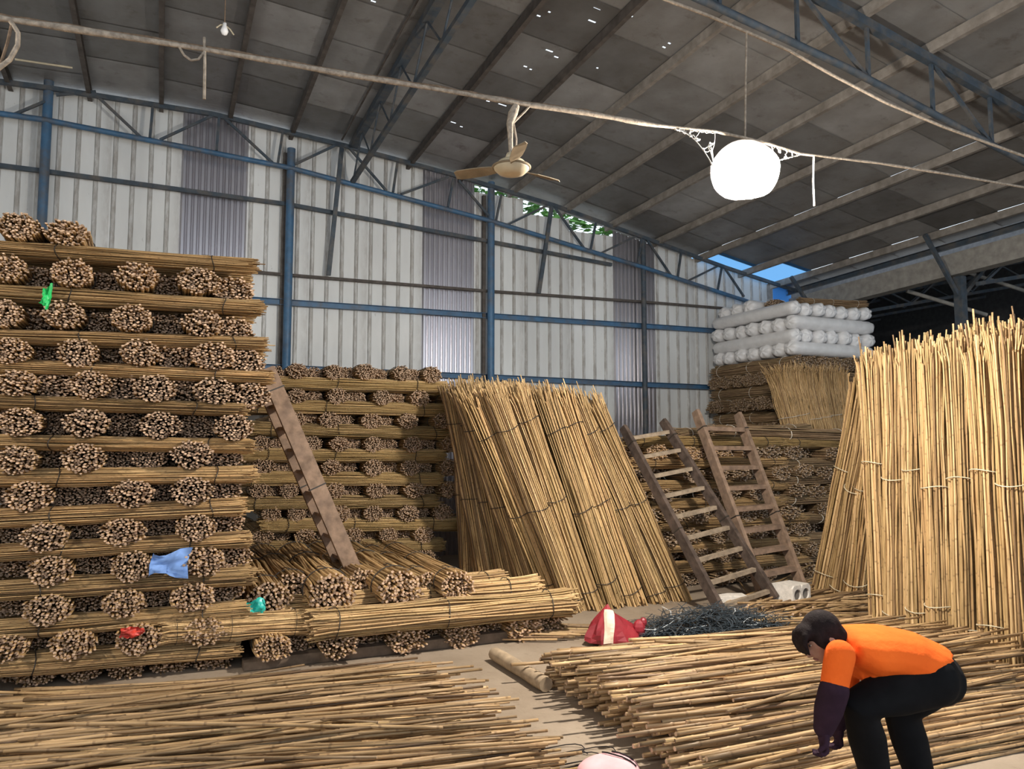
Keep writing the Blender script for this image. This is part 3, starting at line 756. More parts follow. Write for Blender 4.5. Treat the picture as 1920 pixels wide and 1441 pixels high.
# --- stack at the back right: lower cane layers
SY = 9.0; LYB = 7.45; G7 = 'cane bundles of the right back stack'
for r in range(7):
    z = 1.70 - .245 * r
    for j in range(2):
        A = Vector((4.95 + (.35 if r > 3 else 0) + j * 2.2 + rnd.uniform(-.05, .05), LYB + .16, z + rnd.uniform(-.02, .02)))
        bundle('green' if r == 0 else 'straw' if j == 0 else 'old', A + Vector((BL * .97, 0, rnd.uniform(-.03, .03))), A, .15, .075, 'cane bundle lying lengthwise, %s layer down, %s half of right back stack' % (ORD[r], ('left', 'right')[j]), G7, fill='back' if r > 4 else None)
    for j in range(11):
        f = (j * 5 + r * 3) % 4 == 0
        A = Vector((4.95 + .345 * j + rnd.uniform(-.06, .06) + .12 * (r % 2) + .03 * r, LYB + (.22 if f else .0) + rnd.uniform(-.05, .05), z - .122 + rnd.uniform(-.02, .02)))
        bundle('straw' if r == 0 and j < 5 else 'old', A, A + Vector((rnd.uniform(-.05, .05), 2.3, 0)), .15, .088, 'end of cane bundle, %s from left, %s end row down, right back stack' % (ORD[j], ORD[r]), G7, fill='back' if f or r > 5 or j > 8 else None)
bundle('old', Vector((8.4, LYB + .1, 1.80)), Vector((6.2, LYB + .25, 1.84)), .17, .09, 'dull cane bundle lying askew on top of right back stack', G7)
bundle('old', Vector((8.0, LYB + .45, 1.88)), Vector((5.9, LYB + .6, 1.80)), .17, .09, 'dull cane bundle lying farther back on top of right back stack', G7)
flush_fill('back', 'dark recessed canes packed in the right back stack')
# upper brown layers and white rolls, crossing layer by layer
X0 = 8.93; CZ = 3.84; DP = .21
def roll_mesh(name, L, r, seed):
    rg = random.Random(seed); g = MB(); n = 22; xs = [0, .008, .02, .05, .10, .3, .8, 1.2, L - .10, L - .05, L - .02, L - .008, L]
    rs = [.10, .45, .72, .93, 1.0, 1.01, .99, 1.01, 1.0, .92, .70, .42, .08]
    ph = [rg.uniform(0, 6.3) for _ in range(6)]; vs = []
    for x, q in zip(xs, rs):
        e = min(x, L - x); wr = max(0, 1 - e / .12)
        for j in range(n):
            t = 2 * math.pi * j / n
            k = q * (1 + wr * (.07 * math.sin(5 * t + ph[0]) + .06 * math.sin(8 * t + ph[1] + x * 30)) + .015 * math.sin(3 * t + x * 3 + ph[2]))
            vs.append((x + wr * .012 * math.sin(6 * t + ph[3]), r * k * math.cos(t), r * k * math.sin(t)))
    k = len(xs)
    g.add(vs, [(i * n + j, i * n + (j + 1) % n, (i + 1) * n + (j + 1) % n, (i + 1) * n + j) for i in range(k - 1) for j in range(n)], 0, True)
    g.add(vs[:n], [tuple(range(n))[::-1]], 0, True); g.add(vs[-n:], [tuple(range(n))], 0, True)
    return g.mesh(name, M['white'])
RV = [roll_mesh('wrapped_roll', 1.98, .118, s) for s in range(5)]
RX_ = [roll_mesh('wrapped_roll', 1.8, .122, 20 + s) for s in range(5)]
G8 = 'white wrapped rolls on the right back stack'
def roll(me, A, d, label, sy=1.0, sz=.92):
    o = bpy.data.objects.new('wrapped_roll', me); COL.objects.link(o); o.location = A
    o.rotation_mode = 'QUATERNION'; o.rotation_quaternion = frame(d).to_quaternion(); o.scale = (1, sy, sz)
    tag(o, label, 'roll', G8)
for L in range(4):
    z = CZ - DP * L
    for j in range(7):
        if L % 2 == 0:
            A = Vector((X0 + .13 + .262 * j, SY + rnd.uniform(-.04, .03) + .02, z + rnd.uniform(-.012, .012) + (.02 if L == 0 else 0)))
            roll(RV[(j + L) % 5], A, (rnd.uniform(-.01, .01), 1, 0), 'white wrapped roll pointing forward, %s from left, %s white layer down' % (ORD[j], ORD[L]), 1.08)
        else:
            A = Vector((X0 + rnd.uniform(-.03, .03), SY + .13 + .29 * j, z + rnd.uniform(-.012, .012)))
            roll(RX_[(j + L) % 5], A, (1, rnd.uniform(-.01, .01), 0), 'white wrapped roll lying crosswise, %s from front, %s white layer down' % (ORD[j], ORD[L]), 1.2)
for j in range(3):
    A = Vector((X0 + .05 + .02 * j, SY + 1.1 + .34 * j, CZ + .2)); roll(RX_[j], A, (1, .05, .0), 'white wrapped roll on the very top of the stack, %s from front' % ORD[j], 1.2)
for j, (a, b) in enumerate([((9.6, 9.55, CZ + .215), (10.75, 9.25, CZ + .20)), ((9.25, 9.75, CZ + .20), (10.3, 10.2, CZ + .21)), ((9.7, 10.6, CZ + .22), (10.9, 9.9, CZ + .22))]):
    bundle('old', a, b, .16, .08, 'flat brown cane bundle lying over the white rolls, %s' % ('nearest the front', 'at left', 'at the back')[j], G7)
for L in range(4, 10):
    z = CZ - .02 - DP * L
    ext = .25 if L > 5 else 0
    for j in range(7):
        if L % 2 == 0:
            A = Vector((X0 + .12 + .26 * j, SY + rnd.uniform(-.05, .03), z))
            bundle('old', A, A + Vector((0, 1.98, 0)), .145, .11, 'brown cane bundle pointing forward, %s from left, %s layer under white rolls' % (ORD[j], ORD[L - 4]), G7, fill='up' if L > 4 and j else None)
        else:
            A = Vector((X0 - ext * rnd.random() - .05, SY + .12 + .29 * j, z)); 
            bundle('old', A, A + Vector((1.9, 0, 0)), .16, .11, 'brown cane bundle lying crosswise, %s from front, %s layer under white rolls' % (ORD[j], ORD[L - 4]), G7, fill='up' if L > 8 else None)
flush_fill('up', 'brown canes packed inside the right back stack')
# fan of thin reeds propped before the stack
for j in range(6):
    A = Vector((8.15 + .2 * j, 8.25, 1.78)); T = A + Vector((-.20 + .03 * j, .12, 1.0)).normalized() * 1.0
    bundle('reed', A, T, .16, .12, 'sheaf of thin golden reeds propped before the right back stack, %s from left' % ORD[j], 'thin reed sheaves', up=(0, 1, 0), name='reed_sheaf')

# ------------------------------------------------------------------ loose canes on the floor
def cane_one(name, L, r, seed):
    rg = random.Random(seed); sides = 6; rings = []; x = 0; ph = rg.uniform(.05, .25)
    nodes = []; q = ph
    while q < L - .05: nodes.append(q); q += rg.uniform(.22, .30)
    prof = [(0, 1.0)]
    for q in nodes: prof += [(q - .012, 1.0), (q, 1.22), (q + .012, 1.0)]
    prof.append((L, .95))
    b1, b2 = rg.uniform(-.02, .02), rg.uniform(-.012, .012)
    vs = []; fs = []; mi = []; cols = []; R_ = rg.random(); isn = [k % 3 == 2 and 0 < k < len(prof) - 1 for k in range(len(prof))]
    for k, (x, s) in enumerate(prof):
        t = x / L; rad = r * s * (1 - .28 * t)
        for a in range(sides):
            an = 2 * math.pi * a / sides
            vs.append((x, b1 * math.sin(math.pi * t) + b2 * math.sin(5 * t) + rad * math.cos(an), b2 * math.sin(math.pi * t) + rad * math.sin(an)))
    n = len(prof)
    for i in range(n - 1):
        for a in range(sides):
            p = i * sides; fs.append((p + a, p + (a + 1) % sides, p + sides + (a + 1) % sides, p + sides + a)); mi.append(0)
    fs.append(tuple(range(sides))[::-1]); fs.append(tuple(range((n - 1) * sides, n * sides))); mi += [1, 1]
    return vs, fs, mi, [(R_, p[0] / L, 0, 1) for p in prof for _ in range(sides)], isn
CV = []
for s in range(14):
    L = 2.5 + .06 * (s % 5); vs, fs, mi, cols, _ = cane_one('c', L, .0098 + .0008 * (s % 5), s)
    me = bpy.data.meshes.new('bamboo_cane'); me.from_pydata(vs, [], fs); me.materials.append(M['loose']); me.materials.append(M['end'])
    me.polygons.foreach_set('material_index', mi); me.polygons.foreach_set('use_smooth', [m == 0 for m in mi])
    at = me.attributes.new('cane', 'FLOAT_COLOR', 'POINT'); cc = np.array(cols, dtype=np.float32); cc[:, 2] = rnd.random(); at.data.foreach_set('color', cc.ravel())
    CV.append((me, L, (vs, fs, mi, cols)))
def place_cane(A, yaw, tilt, rot, v, label, group):
    o = bpy.data.objects.new('bamboo_cane', CV[v][0]); COL.objects.link(o); o.location = A
    o.rotation_mode = 'QUATERNION'
    o.rotation_quaternion = (Matrix.Rotation(yaw, 3, 'Z') @ Matrix.Rotation(-tilt, 3, 'Y') @ Matrix.Rotation(rot, 3, 'X')).to_quaternion()
    tag(o, label, 'cane', group)
def cane_mass(name, specs, label):
    V = []; F = []; MI = []; CC = []
    for A, yaw, tilt, rot, v in specs:
        vs, fs, mi, cols = CV[v][2]; R = (Matrix.Rotation(yaw, 3, 'Z') @ Matrix.Rotation(-tilt, 3, 'Y') @ Matrix.Rotation(rot, 3, 'X')); o = len(V)
        Rn = np.array(R); V += (np.array(vs) @ Rn.T + np.array(A)).tolist(); F += [[o + i for i in f] for f in fs]; MI += mi
        r_, b_ = rnd.random(), rnd.random(); CC += [(r_, c[1], b_, 1) for c in cols]
    me = bpy.data.meshes.new(name); me.from_pydata(V, [], F); me.materials.append(M['loose']); me.materials.append(M['end'])
    me.polygons.foreach_set('material_index', MI); me.polygons.foreach_set('use_smooth', [m == 0 for m in MI])
    at = me.attributes.new('cane', 'FLOAT_COLOR', 'POINT'); at.data.foreach_set('color', np.array(CC, dtype=np.float32).ravel())
    o = bpy.data.objects.new(name, me); COL.objects.link(o); tag(o, label, 'canes', kind='stuff')
# right pile: left ends on the slanted line X ~2.45, Y 3.2..5.2
def hright(y): 
    t = (y - 2.88) / 2.12
    return max(.03, .27 * min(1, t * 3.2) * (1 if t < .85 else max(.25, 1 - (t - .85) * 4)))
specs = []
for i in range(460):
    y = rnd.uniform(2.9, 5.0); h = hright(y) * rnd.uniform(.0, .86); x0 = 2.42 + .08 * (y - 4.2) + abs(rnd.gauss(0, .12)) + (rnd.choice((0, 0, .45)))
    specs.append(((x0, y, .014 + h), rnd.gauss(-.04 - .045 * (y - 3.1), .035), rnd.gauss(0, .012), rnd.uniform(0, 6.3), i % 14))
cane_mass('cane_heap', specs, 'mass of loose canes under the right floor pile before the worker')
for i in range(160):
    y = 2.92 + 2.06 * ((i * .6180339) % 1); h = hright(y) * rnd.uniform(.86, 1.08); x0 = 2.40 + .08 * (y - 4.2) + rnd.gauss(.06, .10) + (rnd.uniform(.3, .6) if i % 3 == 0 else 0)
    ym = -.04 - .045 * (y - 3.1); yaw = rnd.gauss(ym, .05) + (rnd.choice((-1, 1)) * rnd.uniform(.08, .2) if i % 9 == 0 else 0)
    place_cane((x0, y - (yaw - ym) * 1.1, .016 + h), yaw, rnd.gauss(-.012, .016), rnd.uniform(0, 6.3), i % 14, ('loose cane %s on the %s of the right floor pile' % ('lying askew' if abs(yaw - ym) > .1 else 'lying straight', 'far back edge' if y > 4.55 else 'back half' if y > 4.1 else 'front half' if y > 3.5 else 'near front edge')), 'loose canes of the right floor pile')
# left pile
def hleft(y): return .15 * max(.15, 1 - abs((y - 4.35) / 1.35) ** 2)
specs = []
for i in range(260):
    y = rnd.uniform(3.2, 5.6); h = hleft(y) * rnd.uniform(0, .8); x1 = 1.95 - abs(rnd.gauss(0, .18)) - .10 * abs(y - 4.0) - rnd.choice((0, 0, .7)); yaw = rnd.gauss(-.16, .06)
    specs.append(((x1 - 2.6 * math.cos(yaw), y - 2.6 * math.sin(yaw), .014 + h), yaw, rnd.gauss(0, .008), rnd.uniform(0, 6.3), i % 14))
cane_mass('cane_heap', specs, 'mass of loose canes at the bottom of the front left floor pile')
for i in range(135):
    y = 3.2 + 2.4 * ((i * .6180339) % 1); h = hleft(y) * rnd.uniform(.8, 1.15); yaw = rnd.gauss(-.16, .075) + (rnd.choice((-1, 1)) * rnd.uniform(.08, .25) if i % 4 == 0 else 0)
    x1 = 1.98 - abs(rnd.gauss(0, .2)) - .10 * abs(y - 4.0) - (rnd.uniform(.3, 1.0) if i % 4 == 0 else 0)
    place_cane((x1 - 2.6 * math.cos(yaw), y - 2.6 * math.sin(yaw) - (yaw + .16) * -1.3, .018 + h), yaw, rnd.gauss(0, .010), rnd.uniform(0, 6.3), i % 14, ('loose cane %s on the %s of the front left floor pile' % ('lying askew' if abs(yaw + .16) > .12 else 'lying straight', 'far back edge' if y > 4.9 else 'back half' if y > 4.35 else 'front half' if y > 3.7 else 'near front edge')), 'loose canes of the front left floor pile')
# small flat layer of canes beside the red bag, and litter behind the pile
for i in range(16):
    A = atZ(1045 + 11 * i, 1205 - 1.5 * i, .0); A.z = .03 + .012 * (i % 3)
    o = place_cane(A, math.radians(150) + rnd.gauss(0, .03), .0, rnd.uniform(0, 6), i % 14, 'brown cane lying slantwise on the floor behind the red bag', 'slanting canes behind the red bag')
specs = []
for i in range(90):
    A = atZ(rnd.uniform(1400, 1600), rnd.uniform(1128, 1178), 0); A.z = rnd.uniform(.02, .11)
    specs.append((A + Vector((-.3, 0, 0)), rnd.gauss(.0, .35), rnd.gauss(0, .02), rnd.uniform(0, 6), i % 14))
cane_mass('cane_litter', specs, 'litter of broken brown canes on the floor by the concrete blocks')

# ------------------------------------------------------------------ ladders, blocks, bags
def ladder(lab, A, B, C, D, nr, rw, rt, mat, rmat, rh, rwid, t0=.06, t1=.95, joints=True):
    # rails A->B and C->D (foot to top)
    A, B, C, D = [Vector(p) for p in (A, B, C, D)]
    e = tag(empty('wooden_ladder', (A + C) / 2), lab, 'ladder')
    side = (C - A).normalized()
    for a, b in ((A, B), (C, D)):
        g = MB(); d = (b - a).normalized(); nrm = d.cross(side).normalized()
        R = frame(b - a, nrm); n = 6
        # rail as a slightly tapered plank with chamfered head
        ws = [1.0, 1.0, .98, .96, .93, .80]; ts = [0, .3, .6, .85, .965, 1.0]; vs = []
        y = R @ Vector((0, 1, 0)); z = R @ Vector((0, 0, 1))
        for t, s_ in zip(ts, ws):
            p = a.lerp(b, t)
            for (sy, sz) in ((-1, -1), (1, -1), (1, 1), (-1, 1)): vs.append(p + y * sy * rt / 2 * s_ + z * sz * rw / 2 * s_)
        fs = [(0, 3, 2, 1), tuple(range(20, 24))] + [(i * 4 + j, i * 4 + (j + 1) % 4, (i + 1) * 4 + (j + 1) % 4, (i + 1) * 4 + j) for i in range(5) for j in range(4)]
        g.add(vs, fs); rail = g.build('rail', M[mat], e)
        for t in (.42, .9):
            p = a.lerp(b, t); q = MB(); q.box(p, (.012, rt * 1.12, rw * 1.08), R)
            w_ = q.build('wire_binding', M['tie'], e)
    for i in range(nr):
        t = t0 + (t1 - t0) * i / (nr - 1); p = A.lerp(B, t); q = C.lerp(D, t); g = MB()
        d = (B - A).normalized(); nrm = d.cross((q - p).normalized())
        up_ = Vector((0, 0, 1))
        g.beam(p - (q - p).normalized() * .02, q + (q - p).normalized() * .02, rwid, rh, up_)
        g.build('rung', M[rmat], e)
    return e
# dark ladder
A = atY(1356, 1150, 6.1); A.z = .01; B = atY(1168, 800, 7.3); C = atY(1452, 1122, 6.2); D = atY(1242, 788, 7.35)
ladder('dark wooden ladder with thin pole rungs leaning on the right back stack', A, B, C, D, 9, .115, .05, 'woodd', 'rung', .04, .05, .04, .93)
# light ladder
A = atY(1436, 1130, 6.5); B = atY(1304, 770, 7.4); C = atY(1508, 1112, 6.5); D = atY(1383, 775, 7.4)
ladder('light brown wooden ladder with flat steps leaning beside the dark one', A, B, C, D, 9, .13, .05, 'wood', 'wood', .05, .11, .02, .90)
# ladder seen edge on beside the left stack
A = atY(662, 1068, 7.0); B = atY(500, 690, 7.0); C = A + Vector((-.02, .42, 0)); D = B + Vector((-.02, .42, .0))
ladder('brown plank ladder seen edge on, leaning against the tall left stack', A, B, C, D, 9, .145, .055, 'wood', 'wood', .03, .10, .05, .93)

def block(px, py, yaw, z0, lab, size=(.30, .25, .19)):
    c = atZ(px, py, z0); e = tag(empty('concrete_block', c), lab, 'block')
    R = Matrix.Rotation(yaw, 3, 'Z'); L, W, H = size; g = MB()
    # hollow end block: body with two round recesses on the camera face
    n = 18; face = -W / 2; g.box(c + R @ Vector((0, .01, H / 2)), (L, W - .02, H), R)
    for sx in (-1, 1):
        cx = sx * L * .235; r = H * .30
        # front frame with a hole: ring between circle and half-face rectangle
        x0, x1 = (-L / 2, 0) if sx < 0 else (0, L / 2); vs = []; fs = []
        for j in range(n):
            t = 2 * math.pi * j / n; ux, uz = math.cos(t), math.sin(t)
            k = min((x1 - cx if ux > 0 else cx - x0) / max(abs(ux), 1e-6), (H / 2) / max(abs(uz), 1e-6))
            vs += [c + R @ Vector((cx + ux * r, face, H / 2 + uz * r)), c + R @ Vector((cx + ux * k, face, H / 2 + uz * k)), c + R @ Vector((cx + ux * r, face + .02, H / 2 + uz * r)), c + R @ Vector((cx + ux * k, face + .02, H / 2 + uz * k))]
        for j in range(n):
            a, b = j * 4, ((j + 1) % n) * 4
            fs += [(a, b, b + 1, a + 1), (a, a + 2, b + 2, b), (a + 1, b + 1, b + 3, a + 3)]
        g.add(vs, fs)
    g.build('body', M['block'], e)
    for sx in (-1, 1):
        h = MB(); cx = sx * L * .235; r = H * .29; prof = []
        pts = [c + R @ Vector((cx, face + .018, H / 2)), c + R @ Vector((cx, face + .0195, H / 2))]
        h.tube(pts, r, 18); h.build('hole_shade', M['blockin'], e)  # dark disc imitates the shade inside the hole
    return e
block(1484, 1128, math.radians(11), .06, 'white concrete block with two round holes at the ladder feet')
g = MB(); c = atZ(1382, 1146, .0); R = Matrix.Rotation(math.radians(-22), 3, 'Z')
g.box(c + Vector((0, .08, .075)), (.29, .17, .15), R); g.box(c + Vector((0, .08, .152)), (.27, .15, .008), R)
tag(g.build('concrete_brick', M['block']), 'plain white concrete brick at the foot of the dark ladder', 'brick')

# red bag with a pale strip
def blob(name, mat, c, r, seed, squash=(1, 1, 1), rough=.25, parent=None, top=1.0):
    rg = random.Random(seed); ph = [[rg.uniform(-3, 3) for _ in range(4)] for _ in range(5)]
    bm = bmesh.new(); bmesh.ops.create_icosphere(bm, subdivisions=4, radius=1)
    for v in bm.verts:
        p = v.co.copy(); k = 1
        for a, b_, c_, d_ in ph: k += rough * .28 * math.sin(a * 1.7 * p.x + b_ * 1.7 * p.y + c_ * 1.7 * p.z + d_ * 2)
        v.co = Vector((p.x * squash[0] * k * r, p.y * squash[1] * k * r, max(p.z * squash[2] * k * r, -squash[2] * r * .75)))
    zmin = min(v.co.z for v in bm.verts)
    for v in bm.verts: v.co += Vector((0, 0, -zmin))
    me = bpy.data.meshes.new(name); bm.to_mesh(me); bm.free(); me.materials.append(M[mat])
    me.polygons.foreach_set('use_smooth', [True] * len(me.polygons))
    o = bpy.data.objects.new(name, me); COL.objects.link(o); o.location = c if parent is None else (0, 0, 0)
    if parent: o.parent = parent
    return o
c = atZ(1156, 1200, .03)
bag = tag(empty('red_bag', c), 'crumpled red plastic bag with a pale strip lying by black straps', 'bag')
rb = random.Random(4); g = MB(); nu, nv = 20, 9; vs = []
for iv in range(nv):
    v = iv / (nv - 1)
    for iu in range(nu):
        t = 2 * math.pi * iu / nu
        # sagging tent: broad base, folded peak leaning left, faceted by creases
        rr_ = (1 - v ** 1.6) * (1 + .10 * math.sin(3 * t + 2 * v) + .07 * math.sin(7 * t + 5 * v)) + .03
        x_ = .25 * rr_ * math.cos(t) - .07 * v; y_ = .16 * rr_ * math.sin(t) + .02 * v
        z_ = .30 * v - .05 * max(0, math.cos(t)) * v + .012 * math.sin(5 * t) * (1 - v)
        vs.append(c + Vector((x_, y_, max(0.002, z_ + .002))))
g.add(vs, [(i * nu + j, i * nu + (j + 1) % nu, (i + 1) * nu + (j + 1) % nu, (i + 1) * nu + j) for i in range(nv - 1) for j in range(nu)], 0, True)
g.add(vs[-nu:], [tuple(range(nu))], 0, True)
g.sm = [False] * len(g.sm); g.build('bag_body', M['red'], bag)
def bagp(t, v, off=0.0):
    rr_ = (1 - v ** 1.6) * (1 + .10 * math.sin(3 * t + 2 * v) + .07 * math.sin(7 * t + 5 * v)) + .03 + off
    return c + Vector((.25 * rr_ * math.cos(t) - .07 * v, .16 * rr_ * math.sin(t) + .02 * v, max(.004, .30 * v - .05 * max(0, math.cos(t)) * v + .012 * math.sin(5 * t) * (1 - v) + .002)))
g = MB(); rows_ = []
for k in range(9):
    v = .02 + .86 * k / 8; t = 4.05 + .25 * k / 8
    hwid = .17 / max(.25, 1 - v ** 1.6)
    rows_.append([bagp(t + hwid * q, v, .045) for q in (-1, -.33, .33, 1)] + [bagp(t + hwid * q, v, -.05) for q in (1, .33, -.33, -1)])
vs = [p for r_ in rows_ for p in r_]
g.add(vs, [(i * 8 + j, i * 8 + (j + 1) % 8, (i + 1) * 8 + (j + 1) % 8, (i + 1) * 8 + j) for i in range(8) for j in range(8)] + [tuple(range(8))[::-1], tuple(range(64, 72))], 0, False)
g.build('pale_strip', M['cloth_w'], bag)
g = MB(); g.ball(c + Vector((.20, -.04, .09)), (.055, .05, .075), n=9, m=7); g.ball(c + Vector((.235, -.05, .14)), (.035, .03, .04), n=8, m=6); g.sm = [False] * len(g.sm); g.build('bag_knot', M['red'], bag)
# heap of black plastic straps
r3 = random.Random(11); g = MB(); g2 = MB()
for i in range(900):
    u = r3.uniform(-1, 1); v = r3.uniform(-1, 1)
    if u * u + v * v > 1: continue
    base = atZ(1330, 1190, 0) + Vector((u * .85, v * .42, 0)); hh = .21 * (1 - u * u - v * v * .9) + .02
    base.z = r3.uniform(.01, max(.03, hh)); yaw = r3.uniform(0, 6.3); L = r3.uniform(.25, .65); pts = []
    for k in range(6):
        t = k / 5 - .5; pts.append(base + Vector((math.cos(yaw + t * r3.uniform(.5, 2)) * L * t, math.sin(yaw + t) * L * t, .022 * math.sin(t * 5 + yaw) + .01)))
    for p in pts: p.z = max(p.z, .006)
    tgt = g if r3.random() > .05 else g2
    tgt.tube(pts, .0055, 4, True, 0, False, .35)
h = tag(g.build('strap_heap', M['strap']), 'tangled heap of shiny black plastic straps behind the right pile', 'straps', kind='stuff')
tag(g2.build('plastic_scraps', M['glint']), 'thin clear plastic scraps, pale to imitate glints, in the black strap heap', 'scraps', kind='stuff')
# small coloured scraps on the stacks
def scrap(name, mat, px, py, Y, wpx, hpx, seed, lab, cat):
    k = PXM(Y, px); c = atY(px, py, Y); rg = random.Random(seed); g = MB(); n = 9; vs = []
    w_, h_ = wpx / k, hpx / k
    for side in (0, 1):
        for i in range(n):
            for j in range(n):
                u, v = i / (n - 1) - .5, j / (n - 1) - .5
                e = 1 - .25 * math.sin(seed + 9 * u) * abs(v) * 2
                d = .028 * math.sin(7 * u + seed) * math.cos(6 * v + seed * 2) + .018 * math.sin(15 * u * v * 4 + seed)
                vs.append(c + Vector((u * w_ * e + .15 * v * h_, -.015 + d + side * .006, v * h_ * (1 - .3 * math.cos(5 * u + seed)))))
    fs = []
    for s_ in (0, 1):
        for i in range(n - 1):
            for j in range(n - 1):
                o = s_ * n * n + i * n + j; f = (o, o + n, o + n + 1, o + 1); fs.append(f if not s_ else f[::-1])
    g.add(vs, fs, 0, True); return tag(g.build(name, M[mat]), lab, cat)
scrap('blue_rag', 'bluec', 316, 1056, LY - .08, 64, 44, 1, 'light blue rag stuffed between bundle ends of the left stack', 'rag')
scrap('green_strap', 'greenp', 88, 556, LY - .06, 15, 40, 2, 'bright green plastic strip tied on the left stack', 'strip')
scrap('teal_bag', 'teal', 480, 1141, LY + .05, 34, 32, 3, 'small teal plastic bag at the lower right corner of left stack', 'bag')
scrap('red_scrap', 'redp', 250, 1184, LY - .10, 40, 16, 4, 'small red plastic scrap low in the left stack', 'scrap')
# log on the floor
g = MB(); a = atZ(927, 1226, .05); b = atZ(1030, 1288, .05); a.z = b.z = .055
pts = [a.lerp(b, t) for t in (0, .2, .4, .6, .8, .95)]; g.tube(pts, [.05, .053, .052, .05, .054, .05], 12)
tag(g.build('wooden_log', M['log']), 'peeled round log lying on the floor between the piles', 'log')
# pink cap at the bottom edge
c = atZ(1142, 1476, 0); e = tag(empty('pink_cap', c), 'pale pink fabric cap with black cord at the bottom edge', 'cap')
blob('cap_body', 'pink', c, .17, 9, (1.0, .8, .50), .04, e)
def capp(u, v):
    x_, y_ = u * .17, v * .136; q = max(0, 1 - u * u - v * v); return c + Vector((x_, y_, .085 * math.sqrt(q) * 1.03 + .064 + .004))
g = MB(); g.tube([capp(*q) for q in ((.0, .45), (.05, .2), (.15, -.05), (.32, -.25), (.5, -.45), (.62, -.6))], .004, 6); g.build('cord', M['black'], e)
g = MB(); g.tube([capp(*q) for q in ((.3, .4), (.42, .15), (.55, -.05), (.68, -.3))], .004, 6); g.build('cord', M['black'], e)
# wire loops on floor
g = MB(); r4 = random.Random(5)
for k in range(5):
    cc = atZ(r4.uniform(1025, 1080), r4.uniform(1400, 1432), 0); pts = []
    for i in range(16):
        t = i / 15 * 5.2 + k; pts.append(cc + Vector((.14 * math.cos(t) * (1 + .2 * k), .08 * math.sin(t), .008 + .006 * math.sin(3 * t))))
    g.tube(pts, .003, 5)
tag(g.build('wire_tangle', M['black']), 'thin dark wire loops on the bare floor near the pink cap', 'wire')

# ------------------------------------------------------------------ cables, lamp, fan
HY = 3.9
def P(x, y, Y=HY): return atY(x, y, Y)
def sag(pts, n=6):
    out = []
    for a, b in zip(pts[:-1], pts[1:]):
        for i in range(n): out.append(a.lerp(b, i / n))
    out.append(pts[-1]); return out
main = [(-900, -95), (-120, 18), (0, 34), (120, 52), (380, 92), (640, 138), (860, 174), (975, 194), (1100, 212), (1230, 235), (1340, 246), (1430, 266), (1500, 288), (1650, 306), (1800, 330), (1960, 358)]
cab = tag(empty('overhead_cable', P(960, 190)), 'thick dusty cable strung across the shed from left to right', 'cable')
g = MB(); pp = sag([P(*q) for q in main], 5); rg = random.Random(2)
g.tube(pp, [(.0145 if i < len(pp) * .6 else .0095) * rg.uniform(.75, 1.2) for i in range(len(pp))], 8); g.build('main_rope', M['rope'], cab)
g = MB(); g.tube([p + Vector((0, .010, .017)) for p in pp[:43]], [.010 * rg.uniform(.6, 1.3) for _ in pp[:43]], 6); g.build('brown_cable', M['ropeb'], cab)
g = MB(); g.tube(sag([P(20, 40), P(34, 62), P(33, 85), P(18, 112), P(-12, 135)], 3), .011, 6); g.build('rope_loop', M['rope'], cab)
g = MB(); g.tube(sag([P(22, 45), P(14, 80), P(2, 118)], 3), .007, 6); g.build('rope_loop', M['ropeb'], cab)
g = MB(); g.tube(sag([P(383, 70), P(384, 120), P(383, 186)], 3), .007, 6); g.build('hanging_string', M['rope'], cab)
g = MB(); g.tube([P(*q) for q in ((335, 86), (345, 103), (358, 113), (372, 111), (383, 97))], .006, 6); g.build('rope_loop', M['rope'], cab)
g = MB(); g.tube([P(1526, 292), P(1525, 340), P(1527, 386)], .007, 6); g.build('hanging_string', M['web'], cab)
sec = tag(empty('support_wire', P(1400, 60)), 'second pale wire crossing the upper right, holding the lamp cord', 'wire')
g = MB(); g.tube(sag([P(*q) for q in ((1180, -30), (1250, 0), (1330, 30), (1400, 60), (1480, 95), (1560, 140), (1660, 192), (1770, 238), (1930, 296))], 3), .011, 6); g.build('wire', M['rope'], sec)
g = MB(); g.tube([P(1400, 62), P(1398, 160), P(1397, 262)], .007, 6); g.build('lamp_cord', M['rope'], sec)
# lamps: bulb with socket, in an added shell imitating its glow; a weaker one, added out of view, brightens the left stack
def hang_lamp(lc, top, label, bm='bulb'):
    lamp = tag(empty('hanging_lamp', lc), label, 'lamp', 'bulbs along the overhead cable')
    g = MB(); g.lathe([(.0, -.10), (.03, -.096), (.06, -.08), (.082, -.05), (.09, -.015), (.09, .0)], lc, 24); g.build('bulb', M[bm], lamp)
    g = MB(); g.lathe([(.0, .17), (.025, .17), (.03, .11), (.06, .09), (.085, .03), (.094, .005), (.094, -.005), (.089, -.005), (.0, .02)], lc, 24); g.build('socket', M['cream'], lamp)
    if top: g = MB(); g.tube([lc + Vector((0, 0, .16)), top], .007, 6); g.build('cord', M['rope'], lamp)
    o = blob('glow_shell', 'glow', lc, .225, 3, (1.0, 1.0, .88), .05)
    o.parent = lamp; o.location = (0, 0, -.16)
lc = P(1396, 318)
hang_lamp(lc, None, 'glaring lit bulb hanging on a cord, inside an added shell imitating its glow')
l2 = Vector((-2.6, HY, 3.36)); hang_lamp(l2, l2 + Vector((0, 0, .5)), 'weaker lit bulb added beyond the left edge to brighten the left stack', 'bulb2')
